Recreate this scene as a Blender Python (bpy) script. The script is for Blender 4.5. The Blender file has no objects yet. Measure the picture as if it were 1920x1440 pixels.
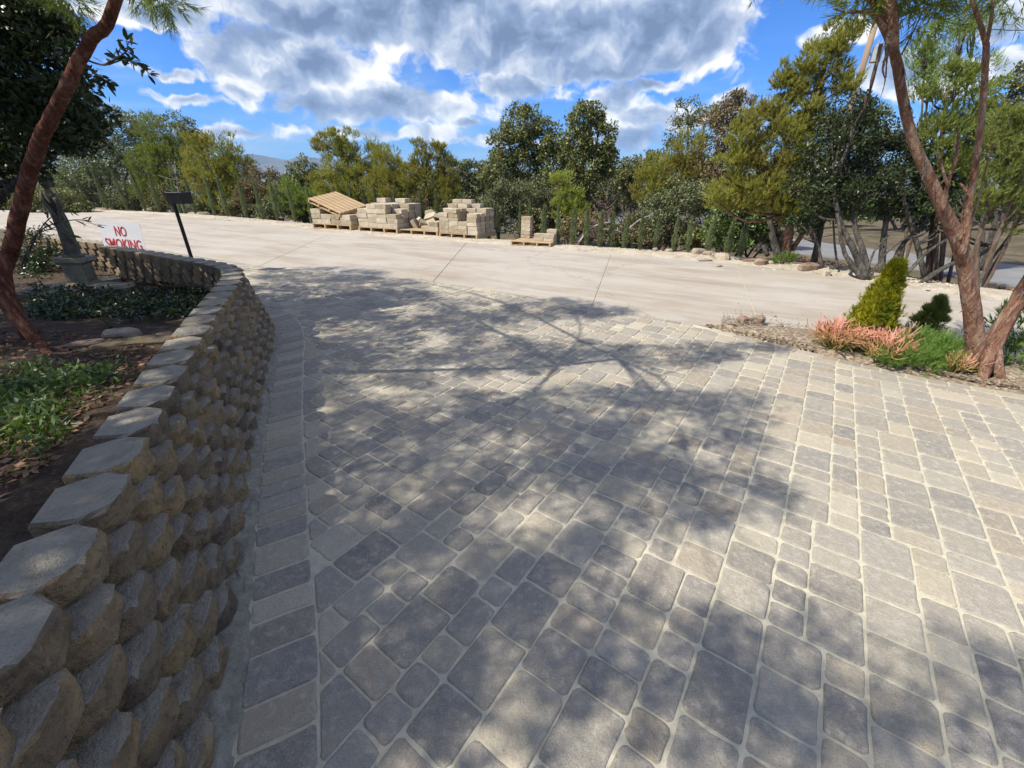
import bpy, math, random
import numpy as np
from mathutils import Vector, Matrix

# ------------------------------------------------------------------ camera, sky, sun, exposure
SC = bpy.context.scene
COL = SC.collection
H = 1.65                      # eye height above the paving
FPX = 790.0                   # focal length in photograph pixels (1920 wide)
PITCH = math.atan((720 - 335) / FPX)
CP, SP = math.cos(PITCH), math.sin(PITCH)

cam = bpy.data.cameras.new('camera')
cam.sensor_width = 36.0
cam.lens = 36.0 * FPX / 1920.0
cam.clip_start = 0.05
cam.clip_end = 20000.0
cam_ob = bpy.data.objects.new('camera', cam)
COL.objects.link(cam_ob)
cam_ob.location = (0, 0, H)
cam_ob.rotation_euler = (math.pi / 2 - PITCH, 0, 0)
SC.camera = cam_ob

SUN_EL = math.radians(48.0)
SUN_H = (-0.937, -0.349)      # horizontal direction towards the sun
TO_SUN = Vector((SUN_H[0] * math.cos(SUN_EL), SUN_H[1] * math.cos(SUN_EL), math.sin(SUN_EL)))
sun = bpy.data.lights.new('sun', 'SUN')
sun.energy = 4.6
sun.angle = math.radians(0.53)
sun.color = (1.0, 0.94, 0.82)
sun_ob = bpy.data.objects.new('sun', sun)
COL.objects.link(sun_ob)
sun_ob.rotation_euler = TO_SUN.to_track_quat('Z', 'Y').to_euler()

SC.view_settings.view_transform = 'Standard'
SC.view_settings.look = 'None'
SC.view_settings.exposure = 0.74
SC.view_settings.gamma = 1.0
SC.view_settings.use_curve_mapping = False
SC.cycles.use_denoising = True
SC.cycles.max_bounces = 6
SC.cycles.diffuse_bounces = 3
SC.cycles.glossy_bounces = 2
SC.cycles.transmission_bounces = 4
SC.cycles.volume_bounces = 0
SC.cycles.transparent_max_bounces = 8
SC.cycles.sample_clamp_indirect = 6.0

rng = np.random.default_rng(7)
random.seed(7)


def ray(u, v):
    t = (720 - v) / FPX
    return np.array([(u - 960) / FPX, CP + t * SP, -SP + t * CP])


def gp(u, v, z=0.0):
    """point of the level z seen at photograph position (u, v)"""
    r = ray(u, v)
    k = (z - H) / r[2]
    return np.array([r[0] * k, r[1] * k, z])


def at(u, v, Y):
    """point at distance Y in front of the camera seen at (u, v)"""
    r = ray(u, v)
    k = Y / r[1]
    return np.array([r[0] * k, Y, H + r[2] * k])


def mpp(Y, z=1.0):
    """metres per photograph pixel at distance Y"""
    return (Y * CP + (H - z) * SP) / FPX


# ---- node helper
class NT:
    def __init__(self, tree):
        self.t = tree

    def n(self, typ, **kw):
        nd = self.t.nodes.new(typ)
        for k, v in kw.items():
            setattr(nd, k, v)
        return nd

    def put(self, sock, val):
        if isinstance(val, bpy.types.NodeSocket):
            self.t.links.new(val, sock)
        elif val is not None:
            try:
                sock.default_value = val
            except (TypeError, ValueError):
                sock.default_value = tuple(val) + (1.0,)

    def math(self, op, a, b=None, c=None, clamp=False):
        nd = self.n('ShaderNodeMath', operation=op, use_clamp=clamp)
        for i, v in enumerate((a, b, c)):
            if v is not None:
                self.put(nd.inputs[i], v)
        return nd.outputs[0]

    def vmath(self, op, a, b=None, scale=None):
        nd = self.n('ShaderNodeVectorMath', operation=op)
        self.put(nd.inputs[0], a)
        if b is not None:
            self.put(nd.inputs[1], b)
        if scale is not None:
            self.put(nd.inputs['Scale'], scale)
        return nd.outputs['Value'] if op in ('LENGTH', 'DOT_PRODUCT', 'DISTANCE') else nd.outputs[0]

    def noise(self, vec, scale, detail=4.0, rough=0.55, dist=0.0, color=False):
        nd = self.n('ShaderNodeTexNoise')
        if vec is not None:
            self.put(nd.inputs['Vector'], vec)
        nd.inputs['Scale'].default_value = scale
        nd.inputs['Detail'].default_value = detail
        nd.inputs['Roughness'].default_value = rough
        nd.inputs['Distortion'].default_value = dist
        return nd.outputs['Color'] if color else nd.outputs['Fac']

    def mix(self, fac, a, b, blend='MIX'):
        nd = self.n('ShaderNodeMix', data_type='RGBA', blend_type=blend)
        self.put(nd.inputs[0], fac)
        for s, v in ((nd.inputs[6], a), (nd.inputs[7], b)):
            if isinstance(v, tuple) and len(v) == 3:
                v = v + (1.0,)
            self.put(s, v)
        return nd.outputs[2]

    def ramp(self, fac, stops, interp='LINEAR'):
        nd = self.n('ShaderNodeValToRGB')
        cr = nd.color_ramp
        cr.interpolation = interp
        while len(cr.elements) < len(stops):
            cr.elements.new(0.5)
        for e, (p, c) in zip(cr.elements, stops):
            e.position = p
            e.color = (c[0], c[1], c[2], 1.0) if isinstance(c, tuple) else (c, c, c, 1.0)
        self.put(nd.inputs[0], fac)
        return nd.outputs[0]

    def smooth(self, x, a, b, lo=0.0, hi=1.0):
        nd = self.n('ShaderNodeMapRange', interpolation_type='SMOOTHSTEP')
        self.put(nd.inputs[0], x)
        for i, v in enumerate((a, b, lo, hi)):
            nd.inputs[i + 1].default_value = v
        return nd.outputs[0]


# ---- sky with cumulus clouds, laid out by compass direction and elevation
world = bpy.data.worlds.new('World')
SC.world = world
world.use_nodes = True


def build_sky():
    nt = world.node_tree
    for nd in list(nt.nodes):
        nt.nodes.remove(nd)
    N = NT(nt)

    def azel(u, v):
        r = ray(u, v)
        return math.degrees(math.atan2(r[0], r[1])) / 10, math.degrees(math.atan2(r[2], math.hypot(r[0], r[1]))) / 10

    tc = N.n('ShaderNodeTexCoord')
    sx = N.n('ShaderNodeSeparateXYZ')
    N.put(sx.inputs[0], tc.outputs['Generated'])
    az = N.math('MULTIPLY', N.math('ARCTAN2', sx.outputs[0], sx.outputs[1]), 18.0 / math.pi)
    el = N.math('MULTIPLY', N.math('ARCSINE', sx.outputs[2]), 18.0 / math.pi)
    cb = N.n('ShaderNodeCombineXYZ')
    N.put(cb.inputs[0], az)
    N.put(cb.inputs[1], el)
    P = cb.outputs[0]

    def noise2(vec, scale, detail, rough, color=False):
        o = N.noise(vec, scale, detail, rough, 0.0, color)
        o.node.noise_dimensions = '2D'
        return o
    warp = N.vmath('SUBTRACT', noise2(P, 1.9, 3.0, 0.6, True), (0.5, 0.5, 0.5))
    pw = N.vmath('ADD', P, N.vmath('SCALE', warp, scale=0.30))
    ell = [  # u, v, ru, rv, weight : the cloud banks of the day
        (690, 10, 430, 115, 1.1), (540, 110, 190, 85, 1.0), (980, 60, 300, 105, 1.05), (1250, 60, 210, 110, 1.0), (1100, 120, 250, 50, 0.8),
        (740, 196, 215, 50, 0.66), (600, 200, 110, 40, 0.6), (970, 160, 130, 36, 0.6), (700, 248, 230, 16, 0.4), (960, 262, 160, 14, 0.4),
        (1160, 190, 60, 52, 0.75), (1225, 222, 90, 34, 0.75), (1220, 163, 76, 19, 0.7), (1180, 262, 90, 26, 0.6),
        (330, 140, 80, 15, 0.5), (360, 188, 74, 15, 0.55), (430, 248, 130, 14, 0.45), (445, 175, 50, 26, 0.5), (875, 236, 38, 11, 0.55),
        (1350, 200, 90, 24, 0.6), (1560, 60, 70, 28, 0.55), (1690, 135, 150, 66, 0.75), (1890, 30, 90, 50, 0.7), (1900, 115, 60, 40, 0.55), (260, 15, 190, 30, 0.7)]
    cur = None
    for (u, v, ru, rv, w) in ell:
        a0, e0 = azel(u, v)
        ia = 1 / abs(azel(u + ru, v)[0] - a0)
        ie = 1 / abs(azel(u, v - rv)[1] - e0)
        nd = N.n('ShaderNodeVectorMath', operation='MULTIPLY_ADD')
        N.put(nd.inputs[0], pw)
        nd.inputs[1].default_value = (ia, ie, 0)
        nd.inputs[2].default_value = (-a0 * ia, -e0 * ie, 0)
        x = N.math('MULTIPLY_ADD', N.vmath('LENGTH', nd.outputs[0]), -w, w)
        cur = x if cur is None else N.math('MAXIMUM', cur, x)
    cur = N.math('MAXIMUM', cur, -0.6)
    # unseen cumulus added outside the view, kept thin and white for fill light
    wide = N.math('MULTIPLY', N.math('SUBTRACT', noise2(N.vmath('MULTIPLY', P, (0.8, 1.3, 1.0)), 0.55, 2.0, 0.5), 0.45), 3.6)
    wide = N.math('MINIMUM', wide, 0.20)
    m = N.math('MAXIMUM', N.smooth(N.math('ABSOLUTE', az), 4.2, 5.2), N.smooth(el, 1.7, 2.4))
    base = N.math('ADD', N.math('MULTIPLY', cur, N.math('SUBTRACT', 1.0, m)), N.math('MULTIPLY', wide, m))
    sq = N.vmath('MULTIPLY', pw, (1.0, 1.35, 1.0))
    nz = noise2(sq, 2.0, 7.0, 0.58)
    nz2 = noise2(N.vmath('ADD', sq, (-0.10, 0.22, 0.0)), 2.0, 4.0, 0.55)
    d0 = N.math('MULTIPLY_ADD', N.math('SUBTRACT', nz, 0.5), 1.2, base)
    alpha = N.smooth(d0, -0.04, 0.26)
    relief = N.math('SUBTRACT', nz, nz2)
    thick = N.smooth(N.math('MULTIPLY_ADD', d0, 0.45, N.math('MULTIPLY', base, 0.55)), 0.02, 0.62)
    lit = N.math('MULTIPLY_ADD', relief, 1.5, 0.84)
    lit = N.math('SUBTRACT', lit, N.math('MULTIPLY', thick, 0.58), clamp=True)
    ccol = N.ramp(lit, [(0.0, (0.16, 0.225, 0.37)), (0.3, (0.27, 0.36, 0.55)), (0.6, (0.50, 0.58, 0.72)), (0.85, (0.90, 0.92, 0.95)), (1.0, (1.05, 1.05, 1.05))])
    ccol = N.mix(1.0, ccol, (7.2, 7.1, 7.0), 'MULTIPLY')
    sky = N.n('ShaderNodeTexSky', sky_type='NISHITA')
    sky.sun_disc = False
    sky.sun_elevation = SUN_EL
    sky.sun_rotation = math.atan2(SUN_H[0], SUN_H[1]) % (2 * math.pi)
    sky.altitude = 300
    sky.air_density = 1.0
    sky.dust_density = 0.3
    sky.ozone_density = 2.0
    blue = N.mix(1.0, sky.outputs[0], (0.205, 0.52, 1.05), 'MULTIPLY')
    # thin high veil towards the horizon
    veil = noise2(N.vmath('MULTIPLY', P, (0.35, 2.2, 1.0)), 1.6, 4.0, 0.6)
    veil = N.math('MULTIPLY', N.smooth(veil, 0.42, 0.72), N.smooth(el, 1.5, 0.1, 0.0, 0.65))
    skyv = N.mix(veil, blue, (3.3, 4.3, 5.6))
    col = N.mix(alpha, skyv, ccol)
    # below the horizon: dull ground colour
    col = N.mix(N.smooth(el, -0.05, -0.3), col, (1.6, 1.6, 1.5))
    bg = N.n('ShaderNodeBackground')
    N.put(bg.inputs[0], col)
    bg.inputs[1].default_value = 0.1
    out = N.n('ShaderNodeOutputWorld')
    N.put(out.inputs[0], bg.outputs[0])


build_sky()
world.cycles.sampling_method = 'MANUAL'
world.cycles.sample_map_resolution = 256


# ------------------------------------------------------------------ materials
MATS = {}


def new_mat(name, rough=0.8, spec=0.3):
    m = bpy.data.materials.new(name)
    m.use_nodes = True
    N = NT(m.node_tree)
    b = m.node_tree.nodes['Principled BSDF']
    b.inputs['Roughness'].default_value = rough
    b.inputs['Specular IOR Level'].default_value = spec
    MATS[name] = m
    return m, N, b


def bump(N, b, h, strength=0.5, dist=0.01):
    nd = N.n('ShaderNodeBump')
    nd.inputs['Strength'].default_value = strength
    nd.inputs['Distance'].default_value = dist
    N.put(nd.inputs['Height'], h)
    N.put(b.inputs['Normal'], nd.outputs[0])


def pos(N):
    return N.n('ShaderNodeNewGeometry').outputs['Position']


def objco(N):
    return N.n('ShaderNodeTexCoord').outputs['Object']


def m_paver():
    m, N, b = new_mat('paver', 0.82, 0.25)
    at_ = N.n('ShaderNodeAttribute', attribute_name='tint')
    p = pos(N)
    c = at_.outputs['Color']
    n1 = N.noise(p, 9, 5, 0.65)
    c = N.mix(N.smooth(n1, 0.35, 0.75, 0.0, 0.55), c, (0.36, 0.315, 0.245))
    n2 = N.noise(p, 170, 3, 0.7)
    c = N.mix(N.smooth(n2, 0.52, 0.72, 0.0, 0.55), c, (0.52, 0.49, 0.42))
    n3 = N.noise(p, 240, 2, 0.6)
    c = N.mix(N.smooth(n3, 0.56, 0.70, 0.0, 0.6), c, (0.09, 0.085, 0.08))
    n4 = N.noise(p, 26, 6, 0.7)
    c = N.mix(N.smooth(n4, 0.46, 0.74, 0.0, 0.62), c, (0.48, 0.45, 0.38))
    N.put(b.inputs['Base Color'], c)
    h = N.math('ADD', N.math('MULTIPLY', n2, 0.7), N.math('ADD', N.math('MULTIPLY', n4, 1.4), N.noise(p, 60, 4, 0.6)))
    bump(N, b, h, 0.75, 0.007)


def m_simple(name, stops, scale=6, detail=5, rough=0.85, bstr=0.4, bdist=0.01, bscale=None, spec=0.25, obj=False, stretch=None, fine=None):
    m, N, b = new_mat(name, rough, spec)
    p = objco(N) if obj else pos(N)
    if stretch:
        p = N.vmath('MULTIPLY', p, stretch)
    n = N.noise(p, scale, detail, 0.62)
    c = N.ramp(n, stops)
    if fine:
        f = N.noise(p, fine[0], 3, 0.65)
        c = N.mix(N.smooth(f, 0.5, 0.7, 0, fine[2]), c, fine[1])
    N.put(b.inputs['Base Color'], c)
    if bstr:
        bump(N, b, N.noise(p, bscale or scale * 4, 5, 0.65), bstr, bdist)
    return m, N, b


def m_wallblock():
    m, N, b = new_mat('wall_block', 0.9, 0.15)
    p = objco(N)
    oi = N.n('ShaderNodeObjectInfo')
    pr = N.vmath('ADD', p, N.vmath('SCALE', (1, 1, 1), scale=N.math('MULTIPLY', oi.outputs['Random'], 37.0)))
    base = N.ramp(oi.outputs['Random'], [(0.0, (0.56, 0.41, 0.23)), (0.3, (0.44, 0.335, 0.21)), (0.5, (0.30, 0.24, 0.175)), (0.75, (0.62, 0.44, 0.22)), (1.0, (0.34, 0.265, 0.185))])
    n = N.noise(pr, 7, 5, 0.65)
    c = N.mix(N.smooth(n, 0.35, 0.7, 0, 0.75), base, (0.20, 0.16, 0.12))
    n2 = N.noise(pr, 15, 5, 0.7)
    c = N.mix(N.smooth(n2, 0.52, 0.75, 0, 0.6), c, (0.56, 0.37, 0.15))
    n5 = N.noise(pr, 38, 5, 0.72)
    c = N.mix(N.smooth(n5, 0.5, 0.66, 0, 0.6), c, (0.16, 0.125, 0.095))
    geo = N.n('ShaderNodeNewGeometry')
    sz = N.n('ShaderNodeSeparateXYZ')
    N.put(sz.inputs[0], geo.outputs['True Normal'])
    top = N.smooth(sz.outputs[2], 0.75, 0.97)
    tn = N.noise(pr, 11, 6, 0.7)
    tc = N.mix(N.smooth(tn, 0.4, 0.7), (0.54, 0.49, 0.40), (0.42, 0.365, 0.28))
    c = N.mix(top, c, tc)
    sp = N.noise(pr, 150, 3, 0.7)
    c = N.mix(N.smooth(sp, 0.55, 0.72, 0, 0.5), c, (0.09, 0.08, 0.07))
    N.put(b.inputs['Base Color'], c)
    h = N.math('ADD', N.math('MULTIPLY', N.noise(pr, 28, 6, 0.68), 2.0), N.math('MULTIPLY', sp, 0.5))
    h = N.math('ADD', h, N.math('MULTIPLY', n5, 1.6))
    bump(N, b, h, 1.0, 0.028)


def m_concrete():
    m, N, b = new_mat('concrete', 0.85, 0.2)
    p = pos(N)
    rot = N.n('ShaderNodeVectorRotate', rotation_type='Z_AXIS')
    N.put(rot.inputs['Vector'], p)
    rot.inputs['Angle'].default_value = math.radians(28)
    q = rot.outputs[0]
    st = N.noise(N.vmath('MULTIPLY', q, (0.3, 1.7, 1)), 1.1, 7, 0.68, 0.8)
    st2 = N.noise(N.vmath('MULTIPLY', q, (0.5, 4.2, 1)), 1.4, 6, 0.7, 0.5)
    big = N.noise(q, 0.35, 3, 0.5)
    c = N.mix(N.smooth(st, 0.38, 0.66), (0.385, 0.35, 0.30), (0.31, 0.26, 0.205))
    c = N.mix(N.smooth(st2, 0.5, 0.72, 0, 0.6), c, (0.27, 0.225, 0.18))
    c = N.mix(N.smooth(big, 0.42, 0.62, 0, 0.55), c, (0.42, 0.39, 0.345))
    blot = N.noise(q, 1.6, 6, 0.7)
    c = N.mix(N.smooth(blot, 0.5, 0.72, 0, 0.5), c, (0.285, 0.25, 0.21))
    sq = N.n('ShaderNodeSeparateXYZ')
    N.put(sq.inputs[0], N.vmath('ADD', q, N.vmath('SCALE', N.noise(q, 0.35, 3, 0.5, color=True), scale=1.6)))
    tr = N.math('SINE', N.math('MULTIPLY', sq.outputs[1], 3.6))
    trk = N.math('MULTIPLY', N.smooth(tr, 0.55, 0.95), N.smooth(N.noise(N.vmath('MULTIPLY', q, (0.6, 3.0, 1)), 1.5, 5, 0.7), 0.35, 0.7))
    c = N.mix(N.math('MULTIPLY', trk, 0.5), c, (0.24, 0.20, 0.165))
    vo = N.n('ShaderNodeTexVoronoi', feature='DISTANCE_TO_EDGE')
    N.put(vo.inputs['Vector'], N.vmath('ADD', q, N.vmath('SCALE', N.noise(q, 1.5, 5, 0.7, color=True), scale=1.2)))
    vo.inputs['Scale'].default_value = 0.16
    crk = N.smooth(vo.outputs['Distance'], 0.0022, 0.0008)
    c = N.mix(N.math('MULTIPLY', crk, 0.6), c, (0.15, 0.13, 0.11))
    f = N.noise(p, 45, 4, 0.7)
    c = N.mix(N.smooth(f, 0.45, 0.75, 0, 0.35), c, (0.27, 0.24, 0.21))
    N.put(b.inputs['Base Color'], c)
    bump(N, b, N.math('ADD', f, N.noise(N.vmath('MULTIPLY', q, (4, 120, 1)), 1, 3, 0.6)), 0.35, 0.004)


def m_leaf(name, a, bcol, c2, transl=0.25, rough=0.5, spec=0.35, patch=None):
    """leaf colour varies from leaf to leaf and from tree to tree"""
    m, N, b = new_mat(name, rough, spec)
    geo = N.n('ShaderNodeNewGeometry')
    oi = N.n('ShaderNodeObjectInfo')
    c = N.ramp(geo.outputs['Random Per Island'], [(0.0, a), (0.5, bcol), (1.0, c2)])
    hs = N.n('ShaderNodeHueSaturation')
    N.put(hs.inputs['Hue'], N.math('MULTIPLY_ADD', oi.outputs['Random'], 0.03, 0.485))
    N.put(hs.inputs['Value'], N.math('MULTIPLY_ADD', oi.outputs['Random'], 0.35, 0.82))
    N.put(hs.inputs['Color'], c)
    c = hs.outputs[0]
    if patch:
        pn = N.noise(pos(N), patch[0], 3, 0.5)
        c = N.mix(N.smooth(pn, 0.48, 0.66, 0, patch[2]), c, patch[1])
    N.put(b.inputs['Base Color'], c)
    tr = N.n('ShaderNodeBsdfTranslucent')
    N.put(tr.inputs[0], N.mix(1.0, c, (1.3, 1.35, 0.7), 'MULTIPLY'))
    mx = N.n('ShaderNodeMixShader')
    mx.inputs[0].default_value = transl
    N.put(mx.inputs[1], b.outputs[0])
    N.put(mx.inputs[2], tr.outputs[0])
    N.put(m.node_tree.nodes['Material Output'].inputs[0], mx.outputs[0])


def m_bark(name, dark, mid, light, scale=1.0):
    m, N, b = new_mat(name, 0.85, 0.2)
    p = objco(N)
    q = N.vmath('MULTIPLY', p, (1, 1, 0.22))
    n = N.noise(q, 14 * scale, 6, 0.65, 0.5)
    c = N.ramp(n, [(0.3, dark), (0.5, mid), (0.68, light)])
    pn = N.noise(q, 45 * scale, 4, 0.7)
    c = N.mix(N.smooth(pn, 0.54, 0.62, 0, 0.65), c, light)
    ck = N.noise(N.vmath('MULTIPLY', p, (1, 1, 0.12)), 60 * scale, 4, 0.7)
    c = N.mix(N.smooth(ck, 0.56, 0.66, 0, 0.7), c, dark)
    c = N.mix(N.smooth(N.noise(p, 6 * scale, 3), 0.55, 0.7, 0, 0.5), c, dark)
    N.put(b.inputs['Base Color'], c)
    bump(N, b, N.math('SUBTRACT', N.math('ADD', N.math('MULTIPLY', n, 2.0), N.math('MULTIPLY', pn, 1.5)), N.math('MULTIPLY', ck, 1.5)), 1.0, 0.025)


m_paver()
m_wallblock()
m_concrete()
m_simple('joint_sand', [(0.3, (0.40, 0.37, 0.28)), (0.7, (0.53, 0.495, 0.385))], 30, 5, 0.95, 0.5, 0.004, 220, fine=(300, (0.30, 0.28, 0.22), 0.4))
m_simple('mortar', [(0.3, (0.20, 0.185, 0.15)), (0.7, (0.36, 0.335, 0.27))], 18, 6, 0.95, 0.9, 0.02, 50, fine=(120, (0.15, 0.14, 0.12), 0.5))
m_simple('soil', [(0.3, (0.035, 0.024, 0.016)), (0.55, (0.075, 0.05, 0.032)), (0.75, (0.15, 0.105, 0.065))], 7, 6, 0.95, 1.0, 0.04, 34, fine=(60, (0.20, 0.15, 0.10), 0.45))
m_simple('earth', [(0.3, (0.06, 0.048, 0.03)), (0.5, (0.11, 0.085, 0.052)), (0.75, (0.20, 0.155, 0.10))], 0.9, 8, 0.95, 0.8, 0.05, 9, fine=(5, (0.05, 0.058, 0.022), 0.75))
m_simple('gravel', [(0.3, (0.33, 0.28, 0.21)), (0.5, (0.45, 0.395, 0.31)), (0.75, (0.56, 0.50, 0.41))], 3, 6, 0.95, 0.9, 0.03, 40, fine=(55, (0.24, 0.19, 0.14), 0.6))
m_simple('pebble', [(0.25, (0.25, 0.20, 0.15)), (0.5, (0.44, 0.39, 0.31)), (0.75, (0.58, 0.53, 0.45))], 9, 3, 0.9, 0.4, 0.01, 60)
m_simple('rock', [(0.3, (0.22, 0.175, 0.13)), (0.55, (0.36, 0.30, 0.23)), (0.8, (0.46, 0.41, 0.34))], 5, 6, 0.9, 0.9, 0.03, 22)
m_simple('red_rock', [(0.3, (0.17, 0.115, 0.08)), (0.55, (0.27, 0.19, 0.14)), (0.8, (0.36, 0.28, 0.22))], 5, 6, 0.9, 0.9, 0.03, 22)
m_simple('asphalt', [(0.3, (0.15, 0.15, 0.15)), (0.7, (0.21, 0.21, 0.205))], 1.5, 6, 0.85, 0.5, 0.01, 60)
_m, _N, _b = m_simple('stacked_block', [(0.3, (0.33, 0.27, 0.19)), (0.55, (0.42, 0.35, 0.25)), (0.8, (0.50, 0.43, 0.32))], 3.5, 5, 0.9, 0.6, 0.015, 40, obj=False, fine=(70, (0.20, 0.17, 0.13), 0.4))
_oi = _N.n('ShaderNodeObjectInfo')
_hs = _N.n('ShaderNodeHueSaturation')
_N.put(_hs.inputs['Value'], _N.math('MULTIPLY_ADD', _oi.outputs['Random'], 0.42, 0.74))
_N.put(_hs.inputs['Saturation'], _N.math('MULTIPLY_ADD', _oi.outputs['Random'], -0.35, 1.15))
_N.put(_hs.inputs['Color'], _b.inputs['Base Color'].links[0].from_socket)
_N.put(_b.inputs['Base Color'], _hs.outputs[0])
m_simple('pallet_wood', [(0.3, (0.30, 0.205, 0.11)), (0.55, (0.42, 0.30, 0.17)), (0.8, (0.50, 0.385, 0.24))], 5, 5, 0.75, 0.3, 0.005, 40, stretch=(1.0, 6.0, 6.0), obj=True)
m_simple('plastic_sheet', [(0.3, (0.62, 0.63, 0.66)), (0.7, (0.78, 0.78, 0.80))], 8, 3, 0.35, 0.3, 0.02, 30, spec=0.5)
m_simple('statue_stone', [(0.3, (0.075, 0.068, 0.055)), (0.55, (0.13, 0.118, 0.095)), (0.8, (0.20, 0.185, 0.15))], 12, 6, 0.9, 0.6, 0.01, 60)
m_simple('pedestal_stone', [(0.3, (0.17, 0.155, 0.115)), (0.55, (0.26, 0.235, 0.175)), (0.8, (0.34, 0.315, 0.24))], 9, 6, 0.9, 0.6, 0.01, 50)
m_simple('sign_white', [(0.3, (0.74, 0.74, 0.76)), (0.7, (0.80, 0.80, 0.81))], 5, 3, 0.4, 0.0, spec=0.4)
m_simple('sign_red', [(0.3, (0.50, 0.03, 0.035)), (0.7, (0.58, 0.05, 0.05))], 9, 3, 0.45, 0.0, spec=0.4)
m_simple('black_metal', [(0.3, (0.008, 0.008, 0.010)), (0.7, (0.014, 0.014, 0.016))], 9, 3, 0.5, 0.0, spec=0.25)
m_simple('grey_metal', [(0.3, (0.26, 0.27, 0.29)), (0.7, (0.36, 0.37, 0.38))], 5, 3, 0.45, 0.0, spec=0.5)
m_simple('pole_wood', [(0.3, (0.17, 0.12, 0.085)), (0.7, (0.28, 0.21, 0.15))], 4, 5, 0.9, 0.5, 0.02, 30, stretch=(1, 1, 0.1))
m_simple('mountain', [(0.3, (0.045, 0.05, 0.045)), (0.5, (0.085, 0.08, 0.065)), (0.75, (0.17, 0.14, 0.11))], 0.012, 8, 0.95, 0.0)
m_simple('litter', [(0.25, (0.09, 0.05, 0.03)), (0.5, (0.20, 0.115, 0.07)), (0.75, (0.33, 0.22, 0.14))], 20, 3, 0.9, 0.0)

m_simple('grit', [(0.3, (0.10, 0.075, 0.05)), (0.5, (0.20, 0.155, 0.11)), (0.72, (0.40, 0.34, 0.26))], 28, 3, 0.95, 0.4, 0.01, 60)
m_bark('bark_red', (0.075, 0.022, 0.014), (0.17, 0.062, 0.036), (0.33, 0.17, 0.11))
m_bark('bark_peel', (0.13, 0.055, 0.035), (0.29, 0.15, 0.10), (0.46, 0.34, 0.25))
m_bark('bark_grey', (0.045, 0.04, 0.035), (0.10, 0.088, 0.075), (0.21, 0.19, 0.165))
m_bark('bark_twig', (0.09, 0.06, 0.045), (0.17, 0.12, 0.09), (0.28, 0.21, 0.165))
m_bark('bark_dry', (0.10, 0.07, 0.07), (0.20, 0.145, 0.14), (0.32, 0.25, 0.24))
m_bark('bark_bleached', (0.22, 0.20, 0.175), (0.36, 0.33, 0.29), (0.5, 0.47, 0.42))

m_leaf('leaf_oak', (0.072, 0.081, 0.024), (0.131, 0.136, 0.043), (0.243, 0.232, 0.089), 0.18, 0.45)
m_leaf('leaf_grey', (0.074, 0.089, 0.038), (0.126, 0.142, 0.066), (0.210, 0.216, 0.114), 0.2, 0.5)
m_leaf('leaf_toyon', (0.047, 0.088, 0.020), (0.095, 0.155, 0.038), (0.189, 0.243, 0.074), 0.22, 0.35)
m_leaf('leaf_dark', (0.023, 0.039, 0.014), (0.040, 0.063, 0.023), (0.075, 0.098, 0.040), 0.18, 0.35)
m_leaf('leaf_feather', (0.168, 0.202, 0.037), (0.277, 0.293, 0.057), (0.420, 0.394, 0.101), 0.32, 0.6, 0.15, patch=(0.9, (0.27, 0.20, 0.06), 0.5))
m_leaf('leaf_feather_green', (0.121, 0.171, 0.041), (0.194, 0.251, 0.057), (0.308, 0.349, 0.097), 0.32, 0.6, 0.15)
m_leaf('leaf_brown', (0.117, 0.098, 0.052), (0.182, 0.150, 0.078), (0.286, 0.208, 0.117), 0.2, 0.6, 0.15)
m_leaf('leaf_cypress', (0.10, 0.13, 0.06), (0.16, 0.195, 0.095), (0.24, 0.27, 0.14), 0.2, 0.6, 0.15)
m_leaf('leaf_gold', (0.16, 0.19, 0.012), (0.34, 0.34, 0.016), (0.52, 0.47, 0.03), 0.3, 0.55, 0.2, patch=(5.0, (0.12, 0.17, 0.02), 0.7))
m_leaf('leaf_fine_green', (0.102, 0.186, 0.036), (0.156, 0.264, 0.054), (0.240, 0.348, 0.090), 0.3, 0.55, 0.2)
m_leaf('grass_blade', (0.06, 0.11, 0.02), (0.10, 0.165, 0.03), (0.17, 0.21, 0.05), 0.3, 0.5, 0.25)


def m_firestick():
    m, N, b = new_mat('firestick', 0.5, 0.3)
    p = objco(N)
    sz = N.n('ShaderNodeSeparateXYZ')
    N.put(sz.inputs[0], p)
    geo = N.n('ShaderNodeNewGeometry')
    t = N.math('ADD', sz.outputs[2], N.math('MULTIPLY_ADD', geo.outputs['Random Per Island'], 0.16, -0.08))
    c = N.ramp(N.math('DIVIDE', t, 0.36), [(0.1, (0.16, 0.19, 0.05)), (0.40, (0.36, 0.23, 0.09)), (0.68, (0.50, 0.235, 0.14)), (1.0, (0.56, 0.215, 0.19))])
    N.put(b.inputs['Base Color'], c)


m_firestick()


# ------------------------------------------------------------------ mesh and naming helpers
def link(o, parent=None):
    COL.objects.link(o)
    if parent is not None:
        o.parent = parent
    return o


def tag(o, label=None, cat=None, group=None, kind=None):
    if label:
        o['label'] = label
    if cat:
        o['category'] = cat
    if group:
        o['group'] = group
    if kind:
        o['kind'] = kind
    return o


def empty(name, loc, label, cat, group=None):
    o = bpy.data.objects.new(name, None)
    o.empty_display_size = 0.1
    o.location = loc
    link(o)
    return tag(o, label, cat, group)


def meshdata(name, verts, faces, mat, smooth=False):
    me = bpy.data.meshes.new(name)
    me.from_pydata([tuple(map(float, v)) for v in verts], [], faces)
    me.materials.append(MATS[mat])
    if smooth:
        me.shade_smooth()
    me.update()
    return me


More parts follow.
